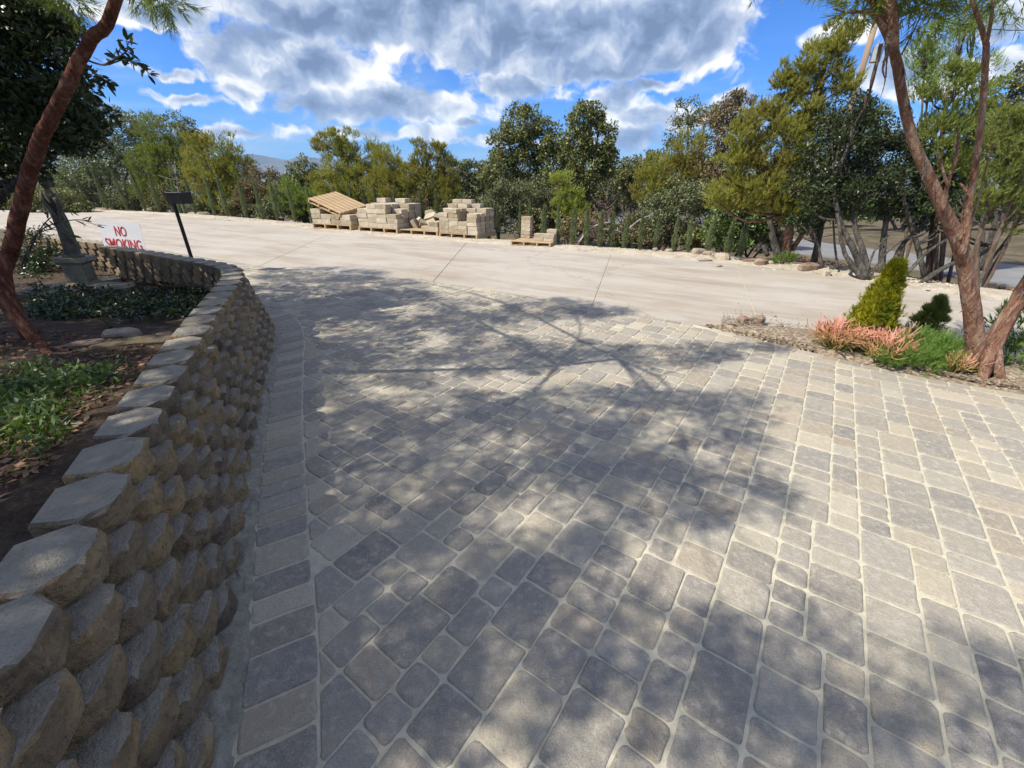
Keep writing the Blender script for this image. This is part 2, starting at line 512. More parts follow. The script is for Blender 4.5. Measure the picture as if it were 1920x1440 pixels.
def fastmesh(name, V, k, mat):
    """V (n*k, 3): n separate faces with k corners each"""
    V = np.asarray(V, dtype=np.float32)
    n = len(V) // k
    me = bpy.data.meshes.new(name)
    me.vertices.add(n * k)
    me.vertices.foreach_set('co', V.ravel())
    me.loops.add(n * k)
    me.loops.foreach_set('vertex_index', np.arange(n * k, dtype=np.int32))
    me.polygons.add(n)
    me.polygons.foreach_set('loop_start', np.arange(0, n * k, k, dtype=np.int32))
    me.polygons.foreach_set('loop_total', np.full(n, k, dtype=np.int32))
    me.materials.append(MATS[mat])
    me.update(calc_edges=True)
    return me


def obj(name, me, parent=None, loc=None, rot=None, scale=None, kind=None):
    o = bpy.data.objects.new(name, me)
    link(o, parent)
    if loc is not None:
        o.location = loc
    if rot is not None:
        o.rotation_euler = rot
    if scale is not None:
        o.scale = scale
    if kind:
        o['kind'] = kind
    return o


class MB:
    def __init__(self):
        self.v, self.f = [], []

    def add(self, verts, faces):
        b = len(self.v)
        self.v += [tuple(map(float, q)) for q in verts]
        self.f += [tuple(i + b for i in f) for f in faces]
        return self

    def box(self, c, s, M=None, bev=0.0):
        x, y, z = s[0] / 2, s[1] / 2, s[2] / 2
        if bev:
            i = bev
            vs = []
            for zz, ins in ((-z, i), (-z + i, 0), (z - i, 0), (z, i)):
                vs += [(-x + ins, -y + ins, zz), (x - ins, -y + ins, zz), (x - ins, y - ins, zz), (-x + ins, y - ins, zz)]
            fs = [(3, 2, 1, 0), (12, 13, 14, 15)]
            for r in range(3):
                for j in range(4):
                    a, b_ = r * 4 + j, r * 4 + (j + 1) % 4
                    fs.append((a, b_, b_ + 4, a + 4))
        else:
            vs = [(-x, -y, -z), (x, -y, -z), (x, y, -z), (-x, y, -z), (-x, -y, z), (x, -y, z), (x, y, z), (-x, y, z)]
            fs = [(3, 2, 1, 0), (4, 5, 6, 7), (0, 1, 5, 4), (1, 2, 6, 5), (2, 3, 7, 6), (3, 0, 4, 7)]
        out = []
        for q in vs:
            w = Vector(q)
            if M is not None:
                w = M @ w
            out.append((w[0] + c[0], w[1] + c[1], w[2] + c[2]))
        return self.add(out, fs)

    def tube(self, path, radii, sides=6, rough=0.0, cap=True):
        v, f = tube(path, radii, sides, rough, cap)
        return self.add(v, f)

    def build(self, name, mat, parent=None, smooth=False, origin=(0, 0, 0), kind=None):
        o3 = np.array(origin)
        me = meshdata(name, [np.array(q) - o3 for q in self.v] if any(origin) else self.v, self.f, mat, smooth)
        return obj(name, me, parent, kind=kind)


def resample(path, n):
    """Catmull-Rom through the points"""
    P = np.asarray(path, float)
    if len(P) == 2:
        t = np.linspace(0, 1, n)[:, None]
        return P[0] * (1 - t) + P[1] * t
    Q = np.vstack([2 * P[0] - P[1], P, 2 * P[-1] - P[-2]])
    out = []
    for s in np.linspace(0, len(P) - 1 - 1e-6, n):
        i = int(s)
        t = s - i
        a, b, c, d = Q[i], Q[i + 1], Q[i + 2], Q[i + 3]
        out.append(0.5 * (2 * b + (c - a) * t + (2 * a - 5 * b + 4 * c - d) * t * t + (3 * b - a - 3 * c + d) * t ** 3))
    return np.array(out)


def tube(path, radii, sides=6, rough=0.0, cap=True):
    P = np.asarray(path, float)
    n = len(P)
    R = np.interp(np.linspace(0, 1, n), np.linspace(0, 1, len(radii)), radii)
    T = np.gradient(P, axis=0)
    T /= np.linalg.norm(T, axis=1)[:, None] + 1e-9
    ref = np.array([0.31, 0.95, 0.05]) if abs(T[0][2]) > 0.7 else np.array([0, 0, 1.0])
    verts = []
    ang = np.arange(sides) * 2 * math.pi / sides
    for i in range(n):
        a = np.cross(T[i], ref)
        a /= np.linalg.norm(a) + 1e-9
        b = np.cross(T[i], a)
        k = R[i] * (1 + (rng.uniform(-rough, rough, sides) if rough else 0))
        ring = P[i] + (np.cos(ang) * k)[:, None] * a + (np.sin(ang) * k)[:, None] * b
        verts += list(ring)
    faces = []
    for i in range(n - 1):
        for j in range(sides):
            a0, b0 = i * sides + j, i * sides + (j + 1) % sides
            faces.append((a0, a0 + sides, b0 + sides, b0))
    if cap:
        faces.append(tuple(range(sides)))
        faces.append(tuple(range((n - 1) * sides, n * sides))[::-1])
    return verts, faces


def unit(n):
    d = rng.normal(size=(n, 3))
    return d / (np.linalg.norm(d, axis=1)[:, None] + 1e-9)


def leaves(C, R, per, L, W, flat=0.0, squash=0.75):
    """(n,4,3) leaf rhombi gathered in clumps with centres C and radii R"""
    C = np.repeat(np.asarray(C), per, axis=0)
    R = np.repeat(np.asarray(R), per)
    n = len(C)
    d = unit(n)
    rad = R * rng.uniform(0.15, 1, n) ** 0.6
    p = C + d * rad[:, None] * np.array([1, 1, squash])
    a = unit(n) + d * 0.6
    a[:, 2] *= (1 - flat)
    a /= np.linalg.norm(a, axis=1)[:, None] + 1e-9
    b = np.cross(a, unit(n) + np.array([0, 0, 0.8]))
    b /= np.linalg.norm(b, axis=1)[:, None] + 1e-9
    l = (L * rng.uniform(0.65, 1.25, n))[:, None]
    w = (W * rng.uniform(0.65, 1.25, n))[:, None]
    V = np.stack([p, p + a * l * 0.45 + b * w * 0.5, p + a * l, p + a * l * 0.45 - b * w * 0.5], axis=1)
    return V.reshape(-1, 3)


def feathers(C, R, sprigs, per, L, W, up=0.9, out=0.6):
    """needle triangles on upswept sprigs gathered in clumps"""
    C = np.asarray(C)
    R = np.asarray(R)
    m = len(C) * sprigs
    c = np.repeat(C, sprigs, axis=0)
    r = np.repeat(R, sprigs)
    d = unit(m)
    o = c + d * (r * rng.uniform(0.1, 0.9, m) ** 0.6)[:, None] * np.array([1, 1, 0.8])
    ax = d * out + np.array([0, 0, up]) + rng.normal(size=(m, 3)) * 0.28
    ax /= np.linalg.norm(ax, axis=1)[:, None]
    sl = r * rng.uniform(0.45, 0.9, m)
    n = m * per
    o = np.repeat(o, per, axis=0)
    ax = np.repeat(ax, per, axis=0)
    sl = np.repeat(sl, per)
    t = rng.uniform(0, 1, n)
    p = o + ax * (sl * t)[:, None]
    nd = ax * 0.9 + unit(n) * 0.55
    nd /= np.linalg.norm(nd, axis=1)[:, None]
    b = np.cross(nd, unit(n))
    b /= np.linalg.norm(b, axis=1)[:, None] + 1e-9
    l = (L * rng.uniform(0.6, 1.3, n) * (1.15 - 0.5 * t))[:, None]
    w = (W * rng.uniform(0.7, 1.3, n))[:, None]
    V = np.stack([p - b * w * 0.5, p + b * w * 0.5, p + nd * l], axis=1)
    return V.reshape(-1, 3)


# ------------------------------------------------------------------ layout curves (metres, camera at the origin, y forward)
CAP = np.array([(-0.45, -1.15), (-0.68, -0.45), (-0.90, 0.17), (-1.08, 0.62), (-1.24, 0.98), (-1.46, 1.42), (-1.68, 1.88), (-1.97, 2.49), (-2.25, 3.12),
                (-2.51, 3.72), (-2.76, 4.30), (-3.02, 4.82), (-3.34, 5.24), (-3.78, 5.56), (-4.51, 5.98), (-5.40, 6.50), (-6.28, 6.97)])
FAR = np.array([(-60, 43.0), (-24.8, 26.1), (-16.5, 22.4), (-8.6, 17.4), (-4.6, 14.4), (-1.05, 12.6), (1.0, 11.4), (4.1, 9.85), (5.75, 8.55), (6.75, 6.95), (7.5, 6.1), (9.0, 4.6), (14, 0.5)])
NEAR = np.array([(-60, 34.5), (-24, 19.3), (-13.2, 13.6), (-5.45, 9.15), (-1.41, 7.55), (1.14, 5.9), (2.3, 5.12), (2.55, 5.0), (2.95, 5.14), (3.4, 4.98), (4.0, 4.62), (4.8, 4.1), (6.0, 3.1), (11, -1.0)])
BED = np.array([(2.44, 5.05), (2.66, 4.70), (3.2, 4.13), (3.46, 3.86), (3.82, 3.52), (4.05, 3.38), (4.5, 3.08), (6.2, 2.0), (8, 0.6)])


def sdist(poly, x, y):
    """signed distance of points to a polyline, positive on its left-hand side"""
    x = np.asarray(x, float)
    y = np.asarray(y, float)
    best = np.full(x.shape, 1e9)
    sg = np.ones(x.shape)
    for (ax, ay), (bx, by) in zip(poly[:-1], poly[1:]):
        dx, dy = bx - ax, by - ay
        L2 = dx * dx + dy * dy
        t = np.clip(((x - ax) * dx + (y - ay) * dy) / L2, 0, 1)
        px, py = ax + t * dx, ay + t * dy
        d = np.hypot(x - px, y - py)
        s = np.where(dx * (y - ay) - dy * (x - ax) >= 0, 1.0, -1.0)
        m = d < best - 1e-9
        best = np.where(m, d, best)
        sg = np.where(m, s, sg)
    return best * sg


def hnoise(x, y, s=1.0, seed=0):
    r = np.random.default_rng(seed)
    z = 0
    for k in range(7):
        a = r.uniform(0, 2 * math.pi)
        fr = s * (1.6 ** k) * r.uniform(0.8, 1.2)
        z = z + np.sin((x * math.cos(a) + y * math.sin(a)) * fr + r.uniform(0, 6.28)) / (1.45 ** k)
    return z / 3.0


def terrain_z(x, y):
    x = np.asarray(x, float)
    y = np.asarray(y, float)
    d = sdist(FAR, x, y)          # left of the far edge = beyond the road
    e = np.clip(d - 0.9, 0, None)
    z = -0.035 - np.minimum(0.17 * e, 0.87)
    right = np.clip((x / np.maximum(y, 1.0) - 0.35) / 0.35, 0, 1)
    drop = np.clip(e - 9, 0, None)
    z = z - (1 - right) * np.minimum(0.16 * drop, 75.0) - right * np.minimum(0.09 * np.clip(e - 45, 0, None), 75.0)
    z = z + np.where(e > 0.05, 0.10 * hnoise(x, y, 0.9, 3) * np.clip(e, 0, 1), 0)
    return z


def offset_path(P, d):
    """polyline moved d to its right-hand side"""
    T = np.gradient(P, axis=0)
    T /= np.linalg.norm(T, axis=1)[:, None]
    return P + d * np.stack([T[:, 1], -T[:, 0]], axis=1)


def arclen(P):
    return np.concatenate([[0], np.cumsum(np.linalg.norm(np.diff(P, axis=0), axis=1))])


def along(P, s):
    L = arclen(P)
    s = np.clip(s, 0, L[-1])
    return np.stack([np.interp(s, L, P[:, i]) for i in range(P.shape[1])], axis=-1)


CAPS = resample(CAP, 140)
BASE = offset_path(CAPS, 0.175)

# ------------------------------------------------------------------ setting: ground, mountains, roads
def build_ground():
    def axis(lo, hi, n, k):
        t = np.linspace(-1, 1, n)
        return np.sign(t) * (np.abs(t) ** k) * hi
    xs = axis(-4000, 4000, 221, 4.0)
    ys = np.concatenate([axis(-4000, 4000, 221, 4.0)])
    ys = ys + 10
    X, Y = np.meshgrid(xs, ys)
    Z = terrain_z(X, Y)
    Z -= 0.02
    n = len(xs)
    m = len(ys)
    verts = np.stack([X.ravel(), Y.ravel(), Z.ravel()], axis=1)
    faces = [(j * n + i, j * n + i + 1, (j + 1) * n + i + 1, (j + 1) * n + i) for j in range(m - 1) for i in range(n - 1)]
    o = obj('ground', meshdata('ground', verts, faces, 'earth', True), kind='structure')


build_ground()


def build_mountains():
    for nm, pts, Y, dep in (('mountain', [(300, 345), (400, 322), (440, 300), (467, 285), (490, 288), (515, 294), (545, 298), (560, 293), (590, 294), (612, 300), (650, 308), (720, 318), (850, 328), (960, 338)], 2600, 900),
                            ('hill', [(880, 338), (1080, 330), (1150, 316), (1200, 311), (1260, 314), (1340, 318), (1420, 316), (1500, 322), (1620, 324), (1800, 328), (1900, 332)], 2000, 700),
                            ('hill', [(-150, 330), (0, 322), (120, 318), (260, 322), (380, 333)], 2200, 700)):
        R = np.array([at(u, v, Y) for u, v in pts])
        n = 90
        ss = np.linspace(0, 1, n)
        L = np.linspace(0, 1, len(R))
        ridge = np.stack([np.interp(ss, L, R[:, i]) for i in range(3)], axis=1)
        ridge[:, 2] += hnoise(ridge[:, 0], 0 * ridge[:, 0], 0.02, 5) * 5 * np.sin(ss * math.pi)
        rows = 26
        verts = []
        for r in range(rows):
            t = r / (rows - 1) * 2 - 1          # -1 front foot .. +1 back foot
            k = 1 - abs(t)
            prof = k ** 0.8
            y = Y + t * dep
            z = -95 + (ridge[:, 2] + 95) * prof
            z = z + hnoise(ridge[:, 0], np.full(n, y), 0.012, 9) * 24 * k * (1 - k) * 2
            x = ridge[:, 0] + hnoise(ridge[:, 0], np.full(n, y), 0.006, 11) * 20 * (1 - k)
            verts += list(np.stack([x, np.full(n, y), z], axis=1))
        faces = [(j * n + i, j * n + i + 1, (j + 1) * n + i + 1, (j + 1) * n + i) for j in range(rows - 1) for i in range(n - 1)]
        obj(nm, meshdata(nm, verts, faces, 'mountain', False), kind='structure')


build_mountains()


def sheet(name, poly, mat, z, parent=None, thick=0.0, kind=None):
    n = len(poly)
    v = [(x, y, z) for x, y in poly]
    f = [tuple(range(n))]
    if thick:
        v += [(x, y, z - thick) for x, y in poly]
        f += [(i, i + n, (i + 1) % n + n, (i + 1) % n) for i in range(n)]
    return obj(name, meshdata(name, v, f, mat), parent, kind=kind)


def build_road():
    root = tag(bpy.data.objects.new('concrete_road', None), kind='structure')
    link(root)
    # joints: near end, far end
    J = [((-60, 34.4), (-60, 43.0)), ((-24.0, 19.2), (-24.8, 26.1)), ((-13.0, 13.5), (-15.3, 21.5)), ((-5.35, 9.05), (-6.2, 15.6)), ((-1.41, 7.55), (-1.3, 12.75)),
         ((1.14, 5.9), (2.45, 10.7)), ((3.12, 5.1), (4.85, 9.30)), ((5.6, 3.43), (7.05, 6.55)), ((11, -1.0), (14, 0.5))]
    La, Lf = arclen(NEAR), arclen(FAR)

    def param(P, L, q):
        best = None
        for i in range(len(P) - 1):
            a, b = P[i], P[i + 1]
            d = b - a
            t = np.clip(np.dot(np.array(q) - a, d) / np.dot(d, d), 0, 1)
            e = np.linalg.norm(a + t * d - q)
            if best is None or e < best[0]:
                best = (e, L[i] + t * np.linalg.norm(d))
        return best[1]
    for k in range(len(J) - 1):
        n0, n1 = param(NEAR, La, J[k][0]), param(NEAR, La, J[k + 1][0])
        f0, f1 = param(FAR, Lf, J[k][1]), param(FAR, Lf, J[k + 1][1])
        g = 0.008
        near = [along(NEAR, s) for s in [n0 + g] + [s for s in La if n0 + 0.05 < s < n1 - 0.05] + [n1 - g]]
        far = [along(FAR, s) for s in [f0 + g] + [s for s in Lf if f0 + 0.05 < s < f1 - 0.05] + [f1 - g]]
        poly = [tuple(q) for q in near] + [tuple(q) for q in far[::-1]]
        sheet('road_slab', poly, 'concrete', -0.004, root, 0.1)
    base = [tuple(q) for q in NEAR] + [tuple(q) for q in FAR[::-1]]
    sheet('joint_filler', base, 'joint_sand', -0.014, root)


build_road()

LOWZ = -0.86
lower_poly = [(9.4, 24.5), (11.6, 22.6), (13.2, 20.3), (14.4, 17.2), (15.4, 15.4), (16.6, 13.6), (18.5, 9.0), (20.5, 3.0), (16.2, 2.0), (14.2, 8.0), (12.9, 11.6), (12.4, 13.6), (11.0, 16.0), (9.2, 18.4), (7.2, 20.6)]
sheet('lower_road', [(x, y) for x, y in lower_poly], 'asphalt', LOWZ, thick=0.05, kind='structure')

# gravel shoulder beyond the road
def build_shoulder():
    v, f = [], []
    P = resample(FAR[1:], 260)
    rows = [(0.0, -0.012), (0.15, 0.015), (0.45, 0.035), (0.85, 0.02), (1.25, -0.05), (1.7, -0.16)]
    for i, (o, z) in enumerate(rows):
        Q = offset_path(P, -o - 0.01)
        w = 0.0 if i == 0 else 0.02
        for q in Q:
            jit = 0.09 if i in (0,) else 0.0
            v.append((q[0] + rng.uniform(-jit, jit), q[1] - (rng.uniform(0, 0.16) if i == 0 else 0), z + w * hnoise(q[0] * 1.0, q[1], 5.0, 2)))
    n = len(P)
    for r in range(len(rows) - 1):
        for i in range(n - 1):
            a = r * n + i
            f.append((a, a + 1, a + n + 1, a + n))
    obj('gravel_shoulder', meshdata('gravel_shoulder', v, f, 'gravel', True), kind='structure')
    # loose stones: small ones as one mass
    V = []
    ico = np.array([(0, 0, 1), (1, 0, 0.1), (0, 1, 0.1), (-1, 0, 0.1), (0, -1, 0.1)])
    tri = [(0, 1, 2), (0, 2, 3), (0, 3, 4), (0, 4, 1)]
    Lp = arclen(P)
    for k in range(9000):
        s = rng.uniform(12, Lp[-1])
        q = along(P, s)
        q2 = along(P, min(s + 0.1, Lp[-1]))
        t = (q2 - q) / (np.linalg.norm(q2 - q) + 1e-9)
        o = rng.uniform(-0.12, 1.2) if rng.random() < 0.85 else rng.uniform(-0.5, 0.1)
        x, y = q[0] - t[1] * o, q[1] + t[0] * o
        z = float(np.interp(o, [r[0] for r in rows], [r[1] for r in rows])) - 0.004
        sz = rng.uniform(0.008, 0.028) * (1.5 if rng.random() < 0.08 else 1)
        an = rng.uniform(0, 6.28)
        c, s_ = math.cos(an), math.sin(an)
        pts = ico * np.array([sz * rng.uniform(0.7, 1.3), sz * rng.uniform(0.6, 1.0), sz * rng.uniform(0.5, 0.9)]) + rng.normal(size=ico.shape) * sz * 0.12
        pts = np.stack([pts[:, 0] * c - pts[:, 1] * s_ + x, pts[:, 0] * s_ + pts[:, 1] * c + y, pts[:, 2] + z], axis=1)
        for a in tri:
            V += [pts[a[0]], pts[a[1]], pts[a[2]]]
    o = obj('gravel', fastmesh('gravel', np.array(V), 3, 'pebble'), kind='stuff')
    tag(o, 'pale loose gravel along the far side of the concrete road', 'gravel')


build_shoulder()


# ------------------------------------------------------------------ paved driveway
PAV_T = [(0.21, 0.196, 0.178), (0.24, 0.22, 0.194), (0.27, 0.25, 0.215), (0.32, 0.285, 0.225), (0.275, 0.235, 0.185), (0.24, 0.225, 0.20), (0.34, 0.31, 0.25), (0.185, 0.175, 0.165), (0.25, 0.218, 0.182)]
PAV_W = np.array([0.12, 0.17, 0.17, 0.13, 0.08, 0.14, 0.08, 0.05, 0.06])


def clip_poly(poly, p, n):
    """keep the side where (q-p).n <= 0"""
    out = []
    for i in range(len(poly)):
        a, b = poly[i], poly[(i + 1) % len(poly)]
        da, db = np.dot(a - p, n), np.dot(b - p, n)
        if da <= 0:
            out.append(a)
        if (da < 0 < db) or (db < 0 < da):
            out.append(a + (b - a) * da / (da - db))
    return out


def inset(poly, d):
    n = len(poly)
    res = []
    for i in range(n):
        p0, p1, p2 = poly[i - 1], poly[i], poly[(i + 1) % n]
        e1, e2 = p1 - p0, p2 - p1
        l1, l2 = np.linalg.norm(e1), np.linalg.norm(e2)
        if l1 < 1e-6 or l2 < 1e-6:
            continue
        n1 = np.array([-e1[1], e1[0]]) / l1
        n2 = np.array([-e2[1], e2[0]]) / l2
        k = 1 + np.dot(n1, n2)
        if k < 0.12:
            return None
        res.append(p1 + d * (n1 + n2) / k)
    return res


def area(poly):
    P = np.array(poly)
    x, y = P[:, 0], P[:, 1]
    return 0.5 * np.sum(x * np.roll(y, -1) - np.roll(x, -1) * y)


def paver_geo(poly, joint=0.005, fine=True):
    """rounded, bevelled stone with slightly uneven edges; poly is counter-clockwise"""
    q = inset([np.array(p) for p in poly], joint * rng.uniform(0.7, 1.4))
    if q is None or len(q) < 3 or area(q) < 0.0012:
        return None
    out = []
    n = len(q)
    for i in range(n):
        p0, p1, p2 = q[i - 1], q[i], q[(i + 1) % n]
        l1, l2 = np.linalg.norm(p0 - p1), np.linalg.norm(p2 - p1)
        r = rng.uniform(0.010, 0.026)
        a = p1 + (p0 - p1) / l1 * min(r, l1 * 0.35)
        b = p1 + (p2 - p1) / l2 * min(r, l2 * 0.35)
        m = p1 * 0.36 + (a + b) * 0.32
        out += [a, m, b] if fine else [a, b]
        if l2 > 0.10 and fine:
            mid = (p1 + p2) / 2
            nn = np.array([-(p2 - p1)[1], (p2 - p1)[0]]) / l2
            out.append(mid + nn * rng.uniform(-0.0015, 0.003))
    O = np.array(out)
    if fine:
        O = O + rng.normal(size=O.shape) * 0.0013
    c = O.mean(axis=0)
    tilt = rng.normal(size=2) * 0.006
    z0 = rng.normal() * 0.0014
    N = len(O)

    def ring(ins, z):
        d = c - O
        l = np.linalg.norm(d, axis=1)[:, None]
        p = O + d / l * ins
        zz = z + z0 + (p - c) @ tilt
        return np.column_stack([p, zz])
    V = np.vstack([ring(0, -0.03), ring(0, -0.0065), ring(0.0045, -0.0018), ring(0.011, 0.0)])
    F = []
    for r in range(3):
        for i in range(N):
            j = (i + 1) % N
            F.append((r * N + i, r * N + j, (r + 1) * N + j, (r + 1) * N + i))
    F.append(tuple(range(3 * N, 4 * N)))
    return V, F


def pick_tint():
    t = np.array(PAV_T[rng.choice(len(PAV_T), p=PAV_W / PAV_W.sum())]) * rng.uniform(0.90, 1.20) * np.array([1.12, 1.10, 1.05])
    return t


def paver_mesh(name, parts):
    V, F, Cc = [], [], []
    for (v, f, t) in parts:
        b = len(V)
        V += [tuple(q) for q in v]
        F += [tuple(i + b for i in g) for g in f]
        Cc += [(t[0], t[1], t[2], 1.0)] * len(v)
    me = meshdata(name, V, F, 'paver')
    ca = me.color_attributes.new('tint', 'FLOAT_COLOR', 'POINT')
    ca.data.foreach_set('color', np.array(Cc, dtype=np.float32).ravel())
    return me


def pack(width, length):
    """skyline tiling of one band with whole-unit stones: list of (i, j, w, h)"""
    sky = [0] * width
    out = []
    while min(sky) < length:
        lo = min(sky)
        i = sky.index(lo)
        r = 1
        while i + r < width and sky[i + r] == lo:
            r += 1
        ws = [w for w in (2, 3, 3, 4) if w == r or r - w >= 2]
        if not ws:
            ws = [r]
        w = random.choice(ws)
        hs = {2: (2, 3, 3, 2), 3: (2, 3, 3, 4), 4: (2, 3, 3)}.get(w, (3,))
        h = random.choice(hs)
        out.append((i, lo, w, h))
        for k in range(i, i + w):
            sky[k] = lo + h
    return out


def build_driveway():
    root = tag(bpy.data.objects.new('paved_driveway', None), kind='structure')
    link(root)
    a = math.radians(35.3)
    n = np.array([math.cos(a), -math.sin(a)])       # across the bands
    t = np.array([math.sin(a), math.cos(a)])        # along the bands
    U = 0.067
    BW = 0.25
    left_in = offset_path(CAPS, 0.175 + 0.03)       # wall side of the border course
    left_out = offset_path(CAPS, 0.175 + 0.03 + BW)
    roadP = resample(NEAR[2:7], 120)
    bedP = resample(BED[:7], 60)
    rb = offset_path(roadP, 0.13)
    bb = offset_path(bedP, 0.13)
    stones = []

    def near_clip(poly, path, side):
        c = np.mean(poly, axis=0)
        d = np.linalg.norm(path - c, axis=1)
        i = int(np.argmin(d))
        if d[i] > 0.45:
            return poly, d[i]
        i0, i1 = max(i - 1, 0), min(i + 1, len(path) - 1)
        tt = path[i1] - path[i0]
        tt /= np.linalg.norm(tt)
        nr = np.array([tt[1], -tt[0]]) * side       # outward normal of the kept area
        return clip_poly(poly, path[i], nr), d[i]
    i = -160
    while i < 70:
        w = random.choice((3, 5, 3, 5, 6, 7, 3, 5))
        for (bi, bj, bw, bh) in pack(w, 220):
            x0, x1 = (i + bi) * U, (i + bi + bw) * U
            y0, y1 = (bj - 66) * U, (bj + bh - 66) * U
            poly = [n * x0 + t * y0, n * x1 + t * y0, n * x1 + t * y1, n * x0 + t * y1]
            c = np.mean(poly, axis=0)
            if not (-7.5 < c[0] < 7.2 and -1.0 < c[1] < 10.5):
                continue
            # inside: right of the wall border, near side of the road, near side of the bed
            if sdist(left_out[::4], c[0], c[1]) > 0.16 or sdist(rb[::3], c[0], c[1]) > 0.16:
                continue
            if c[0] > 2.0 and sdist(bb[::3], c[0], c[1]) > 0.16:
                continue
            P = poly
            P, _ = near_clip(P, left_out, -1)
            if len(P) >= 3:
                P, _ = near_clip(P, rb, -1)
            if len(P) >= 3 and c[0] > 2.0:
                P, _ = near_clip(P, bb, -1)
            if len(P) < 3 or area(P) < 0.0025:
                continue
            c = np.mean(P, axis=0)
            stones.append((P, c))
        i += w
    stones.sort(key=lambda s: s[1][0] ** 2 * 0.75 + s[1][1] ** 2)

    def visible(c):
        d = c[1] * CP + H * SP
        u = c[0] / d * FPX
        v = (c[1] * SP - H * CP) / d * FPX
        return abs(u) < 1000 and v > -760
    count, rest = 0, []
    for P, c in stones:
        near = c[0] ** 2 + c[1] ** 2 < 16
        gf = paver_geo(P, 0.0042, near)
        if gf is None:
            continue
        tint = pick_tint()
        if visible(c) and count < 299:
            V = gf[0] - np.array([c[0], c[1], 0])
            obj('paver', paver_mesh('paver', [(V, gf[1], tint)]), root, loc=(c[0], c[1], 0))
            count += 1
        else:
            rest.append((gf[0], gf[1], tint))
    obj('far_pavers', paver_mesh('far_pavers', rest), root, kind='stuff')

    def course(pin, pout, lo, hi, s0=0.0, s1=1.0, flip=False):
        L = arclen(pin)
        L2 = arclen(pout)
        s = L[-1] * s0
        while s < L[-1] * s1:
            w = random.choice((0.10, 0.12, 0.145, 0.145, 0.19)) if hi > 0.2 else random.choice((0.15, 0.19, 0.22))
            e = min(s + w, L[-1])
            a0, a1 = along(pin, s), along(pin, e)
            b0, b1 = along(pout, s / L[-1] * L2[-1]), along(pout, e / L[-1] * L2[-1])
            poly = [a0, b0, b1, a1]
            if area(poly) < 0:
                poly = poly[::-1]
            gf = paver_geo(poly, 0.0035, True)
            if gf is not None:
                c = np.mean(poly, axis=0)
                V = gf[0] - np.array([c[0], c[1], 0])
                obj('border_paver', paver_mesh('border_paver', [(V, gf[1], pick_tint() * 0.97)]), root, loc=(c[0], c[1], 0))
            s = e
    course(left_in, left_out, 0.1, BW, 0.06, 0.75)
    course(rb, roadP, 0, 0.13, 0.0, 1.0)
    course(bb, bedP, 0, 0.13, 0.03, 0.98)
    # sand bed whose surface shows in the joints
    poly = [tuple(q) for q in offset_path(CAPS, 0.1)[::6]] + [(-7.2, 10.0)] + [tuple(q) for q in NEAR[3:7]] + [tuple(q) for q in BED[1:]] + [(8, -2.5), (-0.4, -2.5)]
    k = np.array(poly)
    sheet('joint_sand', [tuple(q) for q in k], 'joint_sand', -0.0065, root)
    # mortar haunching at the foot of the wall
    v, f = [], []
    Q0, Q1 = offset_path(CAPS, 0.10), offset_path(CAPS, 0.175 + 0.04)
    m = 7
    for i in range(len(CAPS)):
        for j in range(m):
            w = j / (m - 1)
            q = Q0[i] * (1 - w) + Q1[i] * w
            zz = 0.035 * (1 - w) ** 1.3 + 0.003 + rng.uniform(-0.011, 0.014)
            v.append((q[0] + rng.uniform(-.012, .012), q[1] + rng.uniform(-.012, .012), zz if j < m - 1 else -0.012))
    for i in range(len(CAPS) - 1):
        for j in range(m - 1):
            a_ = i * m + j
            f.append((a_, a_ + 1, a_ + m + 1, a_ + m))
    obj('mortar_strip', meshdata('mortar_strip', v, f, 'mortar', True), kind='structure')


build_driveway()


# ------------------------------------------------------------------ retaining wall
def block_mesh(seed):
    r = np.random.default_rng(seed)
    w, d = 0.148, 0.115
    fr = 0.078 + r.uniform(-0.012, 0.012)
    out = [(-0.105, -d), (0.105, -d), (0.135, -0.03), (w, 0.025), (w - 0.016, 0.052), (fr + 0.022, 0.088), (fr, d - 0.004), (fr * 0.4, d + 0.006), (-fr * 0.4, d + 0.006), (-fr, d - 0.004), (-fr - 0.022, 0.088), (-w + 0.016, 0.052), (-w, 0.025), (-0.135, -0.03)]
    O = np.array(out)
    n = len(O)
    zs = [0.0, 0.03, 0.062, 0.090, 0.0995]
    ins = [0.006, 0.0, 0.0, 0.0, 0.009]
    V = []
    for k, z in enumerate(zs):
        for i in range(n):
            x, y = O[i]
            q = np.array([x, y])
            q = q * (1 - ins[k] / 0.13)
            if y > 0.02:
                amp = 0.0075 if k < 4 else 0.003
                q = q + r.normal(size=2) * amp
                zz = z + (r.normal() * 0.006 if 0 < k < 4 else 0)
            else:
                zz = z
            V.append((q[0], q[1], zz))
    F = [tuple(range(n))[::-1], tuple(range((len(zs) - 1) * n, len(zs) * n))]
    for k in range(len(zs) - 1):
        for i in range(n):
            j = (i + 1) % n
            F.append((k * n + i, k * n + j, (k + 1) * n + j, (k + 1) * n + i))
    return meshdata('block', V, F, 'wall_block')


BLOCKS = [block_mesh(100 + k) for k in range(10)]


